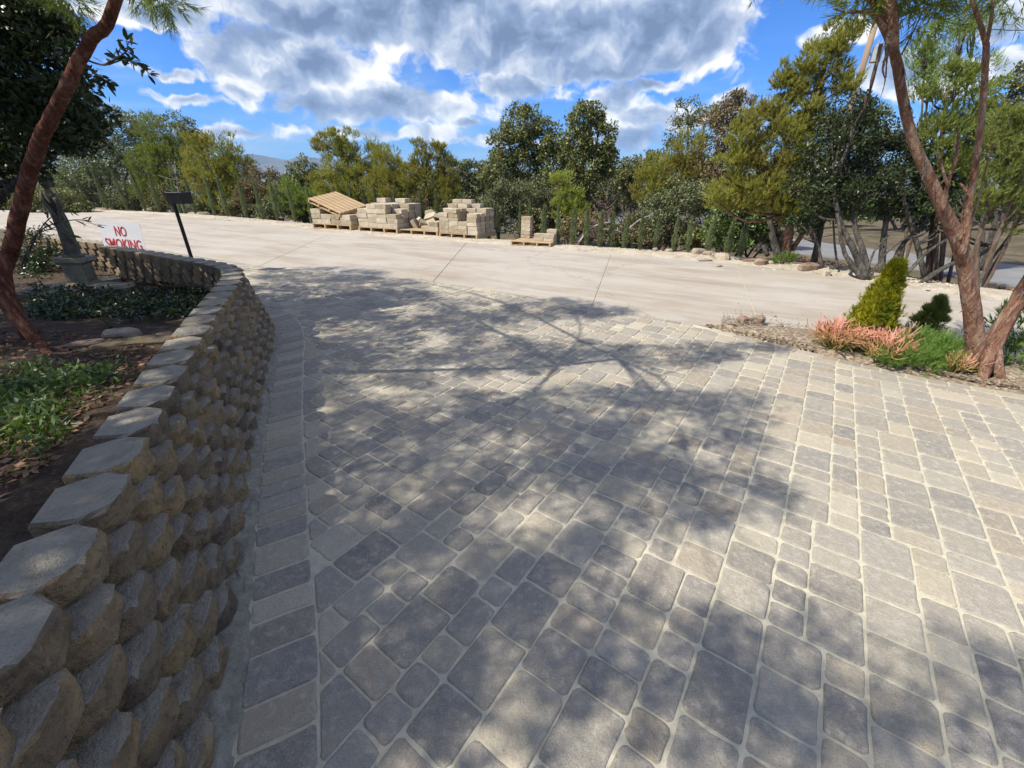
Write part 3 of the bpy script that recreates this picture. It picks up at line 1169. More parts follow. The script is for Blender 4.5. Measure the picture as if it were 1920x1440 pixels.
def build_wall(path, label, courses, name='retaining_wall', z0=0.0, s_start=0.0):
    P = resample(path, 260)
    root = empty(name, (float(P[len(P) // 2][0]), float(P[len(P) // 2][1]), z0), label, 'wall')
    o0 = np.array(root.location)
    n = 0
    for k in range(courses):
        Q = offset_path(P, (courses - 1 - k) * 0.026 - 0.115)
        L = arclen(Q)
        s = 0.135 if k % 2 else 0.0
        s += s_start
        while s < L[-1] - 0.02:
            q = along(Q, s)
            t = along(Q, min(s + 0.06, L[-1])) - along(Q, max(s - 0.06, 0))
            ang = math.atan2(t[1], t[0]) + math.pi       # local +y to the right-hand side of the path
            obj('block', BLOCKS[random.randrange(10)], root,
                loc=(q[0] - o0[0] + random.uniform(-.004, .004), q[1] - o0[1] + random.uniform(-.004, .004), k * 0.1003),
                rot=(0, 0, ang + random.uniform(-0.03, 0.03)), scale=(.905, .93, 1))
            n += 1
            s += 0.271
    return n


build_wall(CAP, 'curved tan split-face block retaining wall with rounded corner beside the driveway', 7)
WING = np.array([(-6.62, 7.36), (-7.2, 7.62), (-8.2, 8.1), (-9.4, 8.6)])
build_wall(WING, 'short stretch of block wall behind the statue, left of the sign', 7)


def bed_z(x, y):
    s = np.clip((np.asarray(y, float) - 1.7) / 3.6, 0, 1)
    s = s * s * (3 - 2 * s)
    return 0.63 - 0.40 * s + 0.018 * hnoise(x, y, 4.0, 21)


def build_left_bed():
    full = np.vstack([CAPS, WING[1:], [(-16, 11.5)]])
    xs = np.arange(-16, -0.3, 0.09)
    ys = np.arange(-2.5, 11.0, 0.09)
    X, Y = np.meshgrid(xs, ys)
    Z = bed_z(X, Y) + rng.uniform(-0.012, 0.012, X.shape)
    D = sdist(full[::3], X, Y)
    # pull the rim onto the wall line
    n = len(xs)
    keep = D > 0.04
    idx = -np.ones(X.size, int)
    faces = []
    K = keep.ravel()
    verts = []
    for k in np.nonzero(K)[0]:
        idx[k] = len(verts)
        verts.append((X.ravel()[k], Y.ravel()[k], Z.ravel()[k]))
    for j in range(len(ys) - 1):
        for i in range(n - 1):
            q = (j * n + i, j * n + i + 1, (j + 1) * n + i + 1, (j + 1) * n + i)
            if all(K[a] for a in q):
                faces.append(tuple(int(idx[a]) for a in q))
            elif sum(bool(K[a]) for a in q) == 3:
                faces.append(tuple(int(idx[a]) for a in q if K[a]))
    obj('garden_bed', meshdata('garden_bed', verts, faces, 'soil', True), kind='structure')


build_left_bed()


# ------------------------------------------------------------------ trees
def crown_points(lobes, Y, dens=1.0, thick=0.8):
    """clump centres and radii inside lobes given as (u, v, ru, rv[, dY])"""
    C, R = [], []
    for lb in lobes:
        u, v, ru, rv = lb[:4]
        y = Y + (lb[4] if len(lb) > 4 else 0)
        c = at(u, v, y)
        k = mpp(y, c[2])
        rx, rz = ru * k, rv * k
        ry = thick * min(rx, max(rz, 0.5))
        cr = np.clip(0.20 * math.sqrt(rx * rz) + 0.10, 0.12, 0.42)
        n = max(5, int(dens * 3.4 * rx * rz / (cr * cr)))
        d = unit(n)
        s = rng.uniform(0.25, 1.0, n) ** 0.5
        C.append(c + d * s[:, None] * np.array([rx, ry, rz]))
        R.append(cr * rng.uniform(0.6, 1.25, n))
    return np.vstack(C), np.concatenate(R)


def limbs(base, stems, C, n_branch, r0, twig=0.008, sides=6, rough=0.06, bmax=1.0):
    """trunk stems plus branches that reach into the crown"""
    mb = MB()
    S = []
    for st in stems:
        pts, ra, rb = st
        path = resample(pts, max(6, 4 * len(pts)))
        path = path + rng.normal(size=path.shape) * ra * 0.05
        mb.tube(path, [ra, rb], sides, rough)
        S.append(path)
    A = np.vstack(S)
    if len(C) and n_branch:
        idx = rng.choice(len(C), min(n_branch, len(C)), replace=False)
        for i in idx:
            c = C[i]
            d = np.linalg.norm(A - c, axis=1) + 1.5 * np.clip(A[:, 2] - c[2] + 0.25, 0, None)
            a = A[int(np.argmin(d))]
            mid = (a + c) / 2 + np.array([0, 0, -0.08 * np.linalg.norm(c - a)]) + rng.normal(size=3) * 0.06 * np.linalg.norm(c - a)
            L = np.linalg.norm(c - a)
            mb.tube(resample([a, mid, c], 7), [min(r0 * 0.5, bmax, 0.012 + 0.016 * L), twig], 4, 0)
    return mb


def tree(name, label, kind, Y, bu, lobes, leaf=None, group=None, cat='tree', per=None, dens=1.0, r0=0.09, stems=None, nb=22, bark=None, size=1.0, thick=0.8, bz=None, ns=3):
    b2 = at(bu, 400, Y)
    z = float(terrain_z(b2[0], Y)) if bz is None else bz
    base = np.array([b2[0], Y, z])
    C, R = crown_points(lobes, Y, dens, thick)
    root = empty(name, tuple(base), label, cat, group)
    if stems is None:
        stems = []
        order = rng.permutation(len(lobes))[:ns]
        for i in order:
            lb = lobes[i]
            yy = Y + (lb[4] if len(lb) > 4 else 0)
            top = at(lb[0], lb[1], yy)
            if top[2] < base[2] + 0.3:
                top[2] = base[2] + 0.3
            m = base * 0.55 + top * 0.45 + np.array([rng.normal() * 0.12, rng.normal() * 0.12, 0.1])
            stems.append(([base + np.array([rng.normal() * 0.06, rng.normal() * 0.06, -0.1]), m, top], r0, r0 * 0.3))
    limbs(base, stems, C, nb, r0).build('trunk', bark or 'bark_grey', root, True, tuple(base))
    if kind == 'leaf':
        pr = per or 70
        V = leaves(C, R, pr, 0.10 * size, 0.052 * size)
        me = fastmesh('crown', V - base, 4, leaf or 'leaf_oak')
    else:
        pr = int((per or 9) * 1.5)
        V = feathers(C, R, 24, pr, 0.105 * size, 0.013 * size)
        me = fastmesh('crown', V - base, 3, leaf or 'leaf_feather')
    obj('crown', me, root, kind='stuff')
    return root


TB = 'trees beyond the road'
# left background
tree('oak_tree', 'grey-green oak far left behind the row of saplings', 'leaf', 30, 215, [(215, 255, 62, 62), (170, 290, 50, 55), (255, 275, 50, 60), (210, 345, 75, 45), (150, 340, 45, 50)], 'leaf_grey', TB, size=1.5, per=60)
tree('feathery_tree', 'yellow-green feathery tree right of the far left grey oak', 'feather', 28, 300, [(300, 262, 38, 40), (322, 310, 40, 45), (285, 320, 35, 45), (300, 365, 50, 30)], 'leaf_feather_green', TB, size=1.6, bark='bark_twig')
tree('oak_tree', 'small grey oak peeping over the feathery trees left of the mountain', 'leaf', 32, 345, [(335, 248, 40, 30), (360, 285, 30, 40), (345, 330, 45, 50)], 'leaf_grey', TB, size=1.5, per=60)
tree('feathery_tree', 'rounded olive feathery tree just left of the blue mountain', 'feather', 24.5, 420, [(385, 300, 34, 42), (418, 290, 40, 38), (445, 325, 38, 36), (400, 345, 50, 40), (430, 372, 50, 25)], None, TB, size=1.4, bark='bark_red')
tree('dead_snag', 'bare pale branches showing between the left feathery trees', 'leaf', 26, 345, [(330, 330, 30, 40), (370, 320, 25, 40)], 'leaf_brown', TB, size=0.8, per=8, dens=0.5, nb=40, bark='bark_bleached', r0=0.05)
tree('brown_shrub', 'rust-brown shrub on the slope below the blue mountain', 'leaf', 23, 490, [(490, 345, 34, 36), (515, 370, 30, 28), (470, 372, 30, 28)], 'leaf_brown', TB, cat='shrub', size=1.1, bark='bark_red', r0=0.04)
tree('oak_tree', 'small dark oak in the gap right of the mountain', 'leaf', 23, 570, [(570, 325, 26, 26), (560, 355, 38, 30), (590, 372, 40, 28)], 'leaf_oak', TB, size=1.3)
tree('feathery_shrub', 'low green feathery bush behind the leaning pallet', 'feather', 21.8, 545, [(540, 370, 34, 28), (570, 385, 34, 22), (600, 375, 30, 26)], 'leaf_feather_green', TB, cat='shrub', size=1.2, bark='bark_twig', r0=0.04)
tree('feathery_tree', 'tall sparse feathery tree with tufts above the leaning pallet', 'feather', 20.5, 690, [(638, 258, 26, 16), (605, 273, 20, 14), (650, 288, 26, 20), (690, 300, 34, 32), (640, 320, 42, 30), (620, 350, 36, 30), (680, 345, 50, 36), (720, 315, 30, 36), (660, 380, 60, 26)], None, TB, size=1.15, bark='bark_twig', nb=34)
tree('feathery_tree', 'dense yellow-green feathery tree left of the paver stacks', 'feather', 19.5, 735, [(735, 312, 28, 38), (720, 352, 38, 36), (755, 350, 30, 34)], None, TB, size=1.1, bark='bark_red')
tree('feathery_tree', 'spiky clump of three feathery tops behind the tall paver stack', 'feather', 18.8, 815, [(790, 300, 17, 32), (820, 300, 16, 36), (840, 325, 17, 34), (770, 330, 20, 26), (800, 350, 40, 32), (835, 365, 34, 30)], None, TB, size=1.05, bark='bark_red', nb=30)
tree('oak_tree', 'low far oak filling the dip left of the two big oaks', 'leaf', 23, 890, [(880, 330, 40, 24), (920, 335, 40, 28), (850, 345, 30, 24), (890, 360, 60, 28)], 'leaf_grey', TB, size=1.3)
tree('oak_tree', 'left of the two tall dark oaks in the middle', 'leaf', 18.5, 985, [(985, 235, 42, 34), (955, 270, 40, 38), (1010, 265, 44, 40), (940, 320, 44, 40), (990, 320, 60, 44), (1030, 310, 40, 50), (965, 370, 60, 36)], 'leaf_oak', TB, size=1.15, per=95, r0=0.14)
tree('oak_tree', 'right of the two tall dark oaks in the middle', 'leaf', 17.8, 1095, [(1095, 228, 34, 30), (1120, 262, 36, 34), (1075, 268, 36, 34), (1100, 310, 56, 44), (1140, 300, 20, 34), (1060, 340, 44, 50), (1110, 370, 56, 34)], 'leaf_oak', TB, size=1.15, per=95, r0=0.14)
tree('grey_shrub', 'rounded grey-green bush in front of the two tall oaks', 'leaf', 16, 990, [(985, 365, 55, 38), (940, 385, 40, 34), (1035, 380, 42, 36), (980, 410, 70, 28), (1060, 410, 34, 26)], 'leaf_grey', TB, cat='shrub', size=0.85, per=95, r0=0.05)
tree('feathery_shrub', 'small yellow feathery bush in front of the right tall oak', 'feather', 15.2, 1065, [(1055, 335, 20, 14), (1070, 370, 24, 24), (1085, 400, 20, 26), (1050, 395, 18, 22)], None, TB, cat='shrub', size=0.9, bark='bark_twig', r0=0.03)
tree('oak_tree', 'pale far oak at the foot of the white cloud tower', 'leaf', 24, 1200, [(1190, 320, 40, 24), (1230, 310, 40, 28), (1160, 335, 40, 26), (1210, 350, 60, 32)], 'leaf_oak', TB, size=1.4)
tree('dry_shrub', 'leafless purple-brown bush at the road edge', 'leaf', 13.2, 1140, [(1140, 375, 38, 34), (1120, 410, 36, 34), (1170, 405, 34, 36), (1145, 440, 44, 20)], 'leaf_brown', TB, cat='shrub', size=0.35, per=7, nb=150, bark='bark_dry', r0=0.03)
tree('feathery_tree', 'rusty yellow feathery tree right of the bare purple bush', 'feather', 14.5, 1260, [(1280, 285, 40, 32), (1250, 320, 44, 32), (1220, 350, 38, 32), (1300, 330, 44, 40), (1260, 375, 60, 30)], None, TB, size=1.0, bark='bark_twig', nb=30)
tree('oak_tree', 'thin silvery oak rising behind the rusty feathery tree', 'leaf', 18, 1300, [(1290, 210, 36, 26), (1275, 250, 30, 30), (1320, 235, 30, 36), (1300, 290, 46, 40)], 'leaf_grey', TB, size=1.0, per=34, dens=0.8)
tree('toyon_tree', 'brown-green tree with a small topknot against the cloud', 'leaf', 14, 1370, [(1388, 176, 10, 10), (1375, 205, 42, 26), (1345, 250, 44, 38), (1395, 250, 34, 40), (1340, 310, 50, 40), (1390, 320, 40, 44)], 'leaf_brown', TB, size=0.9, per=60, nb=36)
tree('grey_shrub', 'grey-green bush behind the saplings right of the purple bush', 'leaf', 12.6, 1280, [(1270, 370, 50, 36), (1230, 400, 36, 36), (1310, 390, 40, 44), (1260, 435, 60, 30), (1320, 440, 40, 28)], 'leaf_grey', TB, cat='shrub', size=0.7, per=90, r0=0.04)
tree('toyon_shrub', 'glossy bright green bush left of the peeling feathery trunk', 'leaf', 11, 1385, [(1365, 400, 36, 30), (1400, 395, 36, 34), (1350, 435, 32, 26), (1420, 425, 30, 26), (1385, 440, 36, 22)], 'leaf_toyon', TB, cat='shrub', size=0.85, per=70, r0=0.04, bark='bark_grey')

# yellow feathery tree at the bend of the road
Yf = 9.4
tree('feathery_tree', 'big yellow-green feathery tree with reddish peeling trunk at the road bend', 'feather', Yf, 1478,
     [(1570, 75, 34, 26), (1540, 110, 34, 28), (1500, 125, 32, 30), (1475, 165, 26, 26), (1560, 160, 40, 30), (1500, 205, 50, 36), (1430, 235, 40, 36), (1380, 280, 34, 32), (1470, 270, 54, 40), (1540, 260, 50, 44), (1400, 330, 50, 36), (1470, 340, 64, 44), (1540, 330, 50, 44), (1420, 380, 50, 26), (1505, 395, 44, 28), (1610, 330, 40, 40, -.4), (1620, 250, 34, 36, .3), (1350, 370, 34, 26)],
     None, TB, size=0.72, per=16, dens=1.25, bark='bark_peel', nb=46,
     stems=[([np.array([*at(1475, 500, Yf)[:2], -0.25]), at(1477, 445, Yf), at(1487, 390, Yf), at(1490, 300, Yf), at(1525, 190, Yf), at(1555, 100, Yf)], 0.105, 0.02),
            ([at(1484, 470, Yf), at(1510, 430, Yf), at(1535, 395, Yf - .2), at(1560, 330, Yf - .3)], 0.055, 0.02),
            ([at(1484, 400, Yf), at(1450, 340, Yf), at(1420, 270, Yf)], 0.055, 0.02)])


# dark multi-stemmed oaks right of the bend
def px_stem(pts, Y, r0, r1, dy=0.0):
    L = len(pts)
    return ([at(u, v, Y + dy * i / max(1, L - 1)) for i, (u, v) in enumerate(pts)], r0, r1)


Yo = 7.7
tree('dark_oak', 'dark oak with a fan of grey trunks right behind the golden cypress', 'leaf', Yo, 1626,
     [(1560, 300, 62, 60, .8), (1620, 260, 70, 56, .8), (1590, 215, 46, 34, .8), (1580, 365, 66, 36, .6), (1640, 350, 60, 50, .6), (1530, 350, 44, 40, .7), (1670, 300, 40, 60, .9)],
     'leaf_dark', TB, size=0.62, per=120, nb=50, r0=0.06, bz=-0.14,
     stems=[px_stem([(1626, 527), (1602, 471), (1576, 419), (1560, 340)], Yo, .065, .03, .5), px_stem([(1620, 527), (1600, 500), (1581, 466), (1570, 400)], Yo, .05, .025, .3),
            px_stem([(1629, 527), (1618, 471), (1602, 420), (1600, 340)], Yo, .06, .03, .6), px_stem([(1622, 520), (1640, 470), (1668, 440)], Yo, .022, .012, .2), px_stem([(1632, 525), (1648, 490), (1690, 452), (1730, 440)], Yo, .02, .012, .3)])
tree('dark_oak', 'dark oak with one straight trunk right of the fan-trunked oak', 'leaf', Yo + .5, 1655,
     [(1690, 330, 50, 56, .6), (1720, 290, 40, 50, .8), (1740, 350, 44, 40, .5), (1670, 385, 50, 24, .4)], 'leaf_dark', TB, size=0.62, per=110, nb=36, r0=0.05, bz=-0.2,
     stems=[px_stem([(1652, 512), (1656, 458), (1661, 415), (1672, 350)], Yo + .5, .065, .035, .3), px_stem([(1671, 502), (1693, 458), (1732, 419), (1750, 370)], Yo + .5, .05, .025, .3)])
tree('dark_oak', 'crooked dark oak with crossing trunks left of the red foreground trunk', 'leaf', Yo + .3, 1732,
     [(1740, 400, 40, 22, .5), (1770, 370, 30, 40, .6), (1710, 395, 30, 18, .4), (1790, 410, 30, 24, .5)], 'leaf_dark', TB, size=0.62, per=90, nb=26, r0=0.05, bz=-0.2,
     stems=[px_stem([(1734, 518), (1719, 458), (1701, 400), (1690, 350)], Yo + .3, .05, .025, .3), px_stem([(1684, 532), (1732, 479), (1770, 452), (1830, 420)], Yo - .2, .035, .02, .3),
            px_stem([(1712, 545), (1745, 518), (1787, 494), (1850, 470), (1900, 400)], Yo - .4, .05, .025, .4), px_stem([(1830, 560), (1850, 500), (1895, 440), (1925, 380)], Yo - .6, .03, .02, .3)])
tree('dark_oak', 'dark oak sapling trunks just right of the peeling feathery trunk', 'leaf', 8.7, 1540,
     [(1530, 405, 34, 20, .4), (1560, 390, 36, 26, .5), (1500, 415, 26, 16, .3)], 'leaf_dark', TB, size=0.6, per=90, nb=24, r0=0.035, bz=-0.2,
     stems=[px_stem([(1542, 505), (1532, 453), (1516, 420)], 8.4, .03, .015, .3), px_stem([(1571, 505), (1565, 458), (1562, 410)], 8.3, .022, .015, .3), px_stem([(1526, 490), (1537, 440), (1544, 400)], 9.2, .07, .05, .2)])
tree('dark_oak', 'dark trunked oak behind the glossy green bush', 'leaf', 10.5, 1455,
     [(1450, 400, 34, 26, .4), (1430, 370, 34, 30, .6)], 'leaf_dark', TB, size=0.75, per=80, nb=20, r0=0.05,
     stems=[px_stem([(1460, 485), (1447, 437), (1440, 390)], 10.5, .09, .05, .2), px_stem([(1440, 480), (1425, 450), (1410, 420)], 10.6, .05, .03, .2)])
# right side, behind the foreground tree
tree('feathery_tree', 'soft green feathery tree seen between the two red stems', 'feather', 8.6, 1790,
     [(1775, 165, 44, 36), (1800, 215, 50, 44), (1760, 260, 54, 46), (1820, 290, 46, 46), (1770, 330, 54, 40), (1800, 385, 50, 32)], 'leaf_feather_green', TB, size=0.75, per=12, bark='bark_twig', nb=34, r0=0.06)
tree('feathery_tree', 'thin feathery top poking above the crown between the red stems', 'feather', 11, 1735,
     [(1738, 75, 12, 34), (1722, 110, 18, 26), (1752, 110, 16, 26), (1738, 150, 30, 30)], 'leaf_feather_green', TB, size=0.8, per=6, bark='bark_twig', nb=24, r0=0.04)
tree('feathery_tree', 'wispy feathery tree behind the thin upright red stem', 'feather', 9.6, 1830,
     [(1800, 60, 30, 36), (1835, 30, 30, 40), (1820, 110, 40, 36), (1840, 160, 36, 30)], 'leaf_feather_green', TB, size=0.7, per=5, bark='bark_twig', nb=24, r0=0.04)
tree('feathery_tree', 'bright green feathery tree at the right edge of the picture', 'feather', 7.2, 1900,
     [(1900, 250, 44, 46), (1930, 310, 50, 50), (1880, 340, 40, 44), (1910, 400, 50, 40), (1950, 240, 50, 60)], 'leaf_feather_green', TB, size=0.65, per=12, bark='bark_twig', nb=30, r0=0.05)
tree('oak_tree', 'dark oak rising behind the right edge feathery tree', 'leaf', 13, 1890,
     [(1885, 185, 46, 40), (1930, 170, 50, 50), (1870, 240, 50, 44), (1920, 250, 60, 50), (1850, 290, 40, 40)], 'leaf_oak', TB, size=0.9, per=80, nb=24, r0=0.09)
tree('oak_tree', 'far oak across the lower road behind the fan of trunks', 'leaf', 25, 1700, [(1640, 395, 40, 18), (1700, 385, 50, 22), (1760, 385, 50, 24), (1830, 390, 60, 26), (1890, 385, 50, 30)], 'leaf_toyon', TB, size=1.4, per=70)
tree('oak_tree', 'far bushy oak above the start of the lower road', 'leaf', 27, 1520, [(1470, 400, 40, 18), (1530, 400, 44, 18), (1590, 395, 44, 20)], 'leaf_toyon', TB, size=1.5, per=70)
for k, (u, Y_, ru) in enumerate([(30, 27, 70), (100, 25, 60), (460, 26, 55), (640, 24, 70), (760, 23, 60), (840, 26, 60), (1000, 24, 70), (1130, 25, 60), (1330, 20, 60), (1440, 17, 60), (1560, 32, 60), (1660, 34, 60), (1800, 36, 70), (1900, 30, 60)]):
    words = ['at the left edge under the dark tree', 'left of the far left grey oak', 'below the blue mountain', 'behind the tall sparse feathery tree', 'behind the dense yellow feathery tree', 'behind the spiky feathery tops',
             'at the foot of the left tall oak', 'at the foot of the right tall oak', 'behind the rusty feathery tree', 'behind the peeling trunk at the bend', 'far beyond the lower road behind the saplings', 'far beyond the lower road behind the fan of trunks', 'far beyond the lower road between the red stems', 'far beyond the lower road at the right edge']
    v = 372 if k < 10 else 385
    tree('chaparral_bush', 'low dark scrub ' + words[k], 'leaf', Y_, u, [(u, v, ru, 22), (u - ru * .5, v + 14, ru * .6, 18), (u + ru * .5, v + 12, ru * .6, 18)], 'leaf_oak', 'scrub behind the trees', cat='shrub', size=1.4, per=60, nb=8, r0=0.05)



def beyond(u, d):
    """point in direction u that lies d beyond the far edge of the road"""
    r = ray(u, 335)
    k = 4.0
    while k < 90 and float(sdist(FAR, r[0] * k, r[1] * k)) < d:
        k += 0.05
    return np.array([r[0] * k, r[1] * k])


def distant_wood():
    """the wooded slope behind the first trees, one mass too far to tell tree from tree"""
    C, R = [], []
    for k in range(1500):
        u = rng.uniform(-150, 1560)
        vt = np.interp(u, [-150, 100, 350, 440, 480, 560, 620, 760, 900, 1150, 1250, 1400, 1560], [285, 285, 290, 315, 345, 345, 322, 318, 325, 318, 300, 290, 330]) + 9 * math.sin(u * .07) + 6 * math.sin(u * .19 + 1)
        v = rng.uniform(vt, 398)
        Y = rng.uniform(34, 48) - (v - 300) * .03
        C.append(at(u, v, Y))
        R.append(rng.uniform(.55, 1.2))
    V = leaves(np.array(C), np.array(R), 50, .26, .15)
    o = obj('distant_wood', fastmesh('distant_wood', V, 4, 'leaf_oak'), kind='stuff')
    tag(o, 'far wooded slope of dull green scrub behind the first trees', 'woodland')


distant_wood()


# low scrub close behind the saplings, one bush after another along the slope
US = [(150, 22.6, 'behind the far left saplings', 0), (235, 22.6, 'under the far left grey oak', 1), (310, 22, 'left of the black lamp', 0), (390, 20.6, 'right of the black lamp', 1), (455, 19.8, 'under the rounded olive feathery tree', 0), (520, 18.9, 'below the rust-brown shrub', 1), (590, 17.9, 'behind the leaning pallet', 0), (655, 17, 'behind the first pallet gap', 2), (715, 16.3, 'behind the stepped stacks', 0), (775, 15.6, 'behind the tumbled blocks', 2), (840, 15, 'behind the tallest stacks', 0), (895, 14.4, 'right behind the tallest stacks', 1), (1020, 13.4, 'behind the separate right pallet', 0), (1090, 12.9, 'left of the bare purple bush', 2), (1190, 12.6, 'right of the bare purple bush', 0), (1245, 12.2, 'behind the middle right saplings', 2), (1330, 11.6, 'behind the stone pile', 0), (1420, 10.9, 'behind the last saplings', 2)]
for (u, Y_, w_, kk) in US:
    Y_ = float(beyond(u, 3.6 if 570 < u < 1045 else 2.5)[1])
    vb = 720 - FPX * (Y_ * SP - H * CP) / (Y_ * CP + H * SP)
    ru = 17 * 22 / Y_ + 22
    tree('scrub_bush', 'knee-high scrub bush ' + w_, 'leaf' if kk != 2 else 'leaf', Y_, u, [(u, vb - 22, ru, 20), (u - ru * .6, vb - 10, ru * .6, 16), (u + ru * .6, vb - 12, ru * .6, 17), (u + ru * .2, vb - 36, ru * .5, 14)], ('leaf_oak', 'leaf_grey', 'leaf_brown')[kk], 'scrub bushes behind the saplings', cat='shrub', size=.95, per=70, nb=14, r0=.03)


# the row of young cypresses beyond the road
def cypress_meshes(seed):
    r = np.random.default_rng(seed)
    n = 1500
    t = r.uniform(0.04, 1, n)
    R = 0.066 * np.sin(np.clip(t, 0, 1) ** 0.75 * math.pi * 0.93 + 0.18) * (1 + 0.25 * np.sin(t * 19 + seed))
    a = r.uniform(0, 6.283, n)
    rad = R * r.uniform(0.25, 1, n) ** 0.5
    p = np.stack([np.cos(a) * rad, np.sin(a) * rad, t], axis=1)
    d = np.stack([np.cos(a) * 0.35, np.sin(a) * 0.35, np.ones(n)], axis=1) + r.normal(size=(n, 3)) * 0.2
    d /= np.linalg.norm(d, axis=1)[:, None]
    b = np.cross(d, r.normal(size=(n, 3)))
    b /= np.linalg.norm(b, axis=1)[:, None]
    l = (0.06 * r.uniform(0.6, 1.4, n))[:, None]
    w = 0.014
    V = np.stack([p - b * w / 2, p + b * w / 2, p + d * l], axis=1).reshape(-1, 3)
    mb = MB().tube([(0, 0, -0.12), (0.005, 0, 0.4), (0, 0.005, 0.95)], [0.016, 0.004], 5)
    return fastmesh('foliage', V, 3, 'leaf_cypress'), meshdata('stem', mb.v, mb.f, 'bark_twig')


CYP = [cypress_meshes(k) for k in range(3)]
SAPS = [(143, 390, 330), (180, 387, 320), (218, 390, 322), (252, 392, 317), (278, 393, 320), (318, 396, 338), (347, 397, 334), (383, 398, 333), (408, 401, 333), (443, 403, 334), (475, 404, 335), (503, 406, 337), (537, 408, 347), (569, 411, 346),
        (623, 410, 350), (650, 412, 350), (677, 413, 353), (702, 414, 353), (733, 416, 353), (764, 418, 362), (787, 420, 362), (819, 422, 358), (865, 425, 366), (890, 428, 372), (913, 438, 380), (933, 440, 388), (977, 442, 380), (992, 444, 384), (1023, 447, 386), (1052, 451, 386), (1080, 454, 388),
        (1108, 457, 391), (1135, 464, 398), (1157, 466, 400), (1184, 469, 407), (1217, 471, 405), (1245, 473, 405), (1283, 477, 413), (1314, 478, 411), (1352, 482, 416), (1392, 486, 422), (1421, 490, 424)]
ORD = ['first', 'second', 'third', 'fourth', 'fifth', 'sixth', 'seventh', 'eighth', 'ninth', 'tenth', 'eleventh', 'twelfth', 'thirteenth', 'fourteenth', 'fifteenth', 'sixteenth', 'seventeenth', 'eighteenth', 'nineteenth', 'twentieth']
for k, (u, v, vt) in enumerate(SAPS):
    q = beyond(u, (2.1 if 570 < u < 1045 else 0.85) + 0.12 * math.sin(k * 2.3))
    top = at(u, vt, q[1])
    z0 = float(terrain_z(q[0], q[1])) + 0.02
    h = float(np.clip(top[2] - z0, 0.85, 2.2))
    fol, stm = CYP[k % 3]
    if k < 20:
        lab = 'slim young cypress, %s from the left in the row beyond the road' % ORD[k]
    else:
        m = len(SAPS) - k
        lab = 'slim young cypress, %s from the right in the row beyond the road' % (ORD[m - 1] if m <= 20 else ('twenty-first', 'twenty-second', 'twenty-third')[m - 21])
    root = empty('cypress_sapling', (q[0], q[1], z0), lab, 'cypress', 'young cypresses planted in a row')
    root.rotation_euler = (random.uniform(-.05, .05), random.uniform(-.05, .05), random.uniform(0, 6))
    wd = h ** 0.5 * random.uniform(0.85, 1.25)
    obj('foliage', fol, root, scale=(wd, wd, h), kind='stuff')
    obj('stem', stm, root, scale=(wd, wd, h))


# ------------------------------------------------------------------ left foreground: leaning red tree and the shade trees beside it
def shade_crown():
    """clump centres above the driveway side, higher than the picture's top edge"""
    blobs = [(600, 515, 120, 14), (690, 535, 120, 14), (760, 556, 90, 12), (980, 580, 190, 22), (1110, 583, 80, 10), (830, 610, 150, 20), (640, 640, 90, 26), (600, 720, 70, 40), (760, 690, 150, 34), (1000, 660, 190, 30), (1230, 668, 150, 20),
             (1380, 655, 110, 10), (640, 800, 110, 60), (820, 780, 150, 50), (1080, 770, 180, 46), (1290, 745, 140, 26), (1180, 840, 170, 50), (1360, 810, 90, 40), (940, 880, 210, 70), (690, 950, 160, 90), (1200, 940, 150, 60), (1370, 905, 90, 50),
             (580, 1090, 130, 110), (830, 1070, 190, 100), (1060, 1060, 130, 80), (640, 1290, 200, 130), (930, 1250, 170, 110), (1120, 1180, 90, 70), (1400, 1190, 120, 70), (1330, 1300, 140, 90), (1620, 1340, 160, 80), (1830, 1260, 100, 60), (1500, 1420, 220, 60), (1880, 1400, 80, 60), (1530, 1180, 60, 40)]
    C, R = [], []
    for (u, v, ru, rv) in blobs:
        a, b = gp(u - ru, v), gp(u + ru, v)
        c, d = gp(u, v - rv), gp(u, v + rv)
        ar = abs(b[0] - a[0]) * abs(c[1] - d[1]) * 0.78
        n = max(2, int(ar / (0.0135 if v > 1040 else (0.0175 if v > 760 else 0.022))))
        for _ in range(n):
            t = rng.uniform(0, 6.283)
            s = math.sqrt(rng.uniform(0, 1))
            g = gp(u + ru * s * math.cos(t), v + rv * s * math.sin(t))
            z = rng.uniform(3.6, 5.8)
            k = z / math.tan(SUN_EL)
            x, y = g[0] + SUN_H[0] * k, g[1] + SUN_H[1] * k
            if z < 1.75 + 0.325 * max(y, 0) + 0.12 * abs(x) * 0 + 0.25:
                z = 1.75 + 0.325 * max(y, 0) + 0.3
                k = z / math.tan(SUN_EL)
                x, y = g[0] + SUN_H[0] * k, g[1] + SUN_H[1] * k
            C.append((x, y, z))
            R.append(rng.uniform(0.09, 0.25))
    return np.array(C), np.array(R)


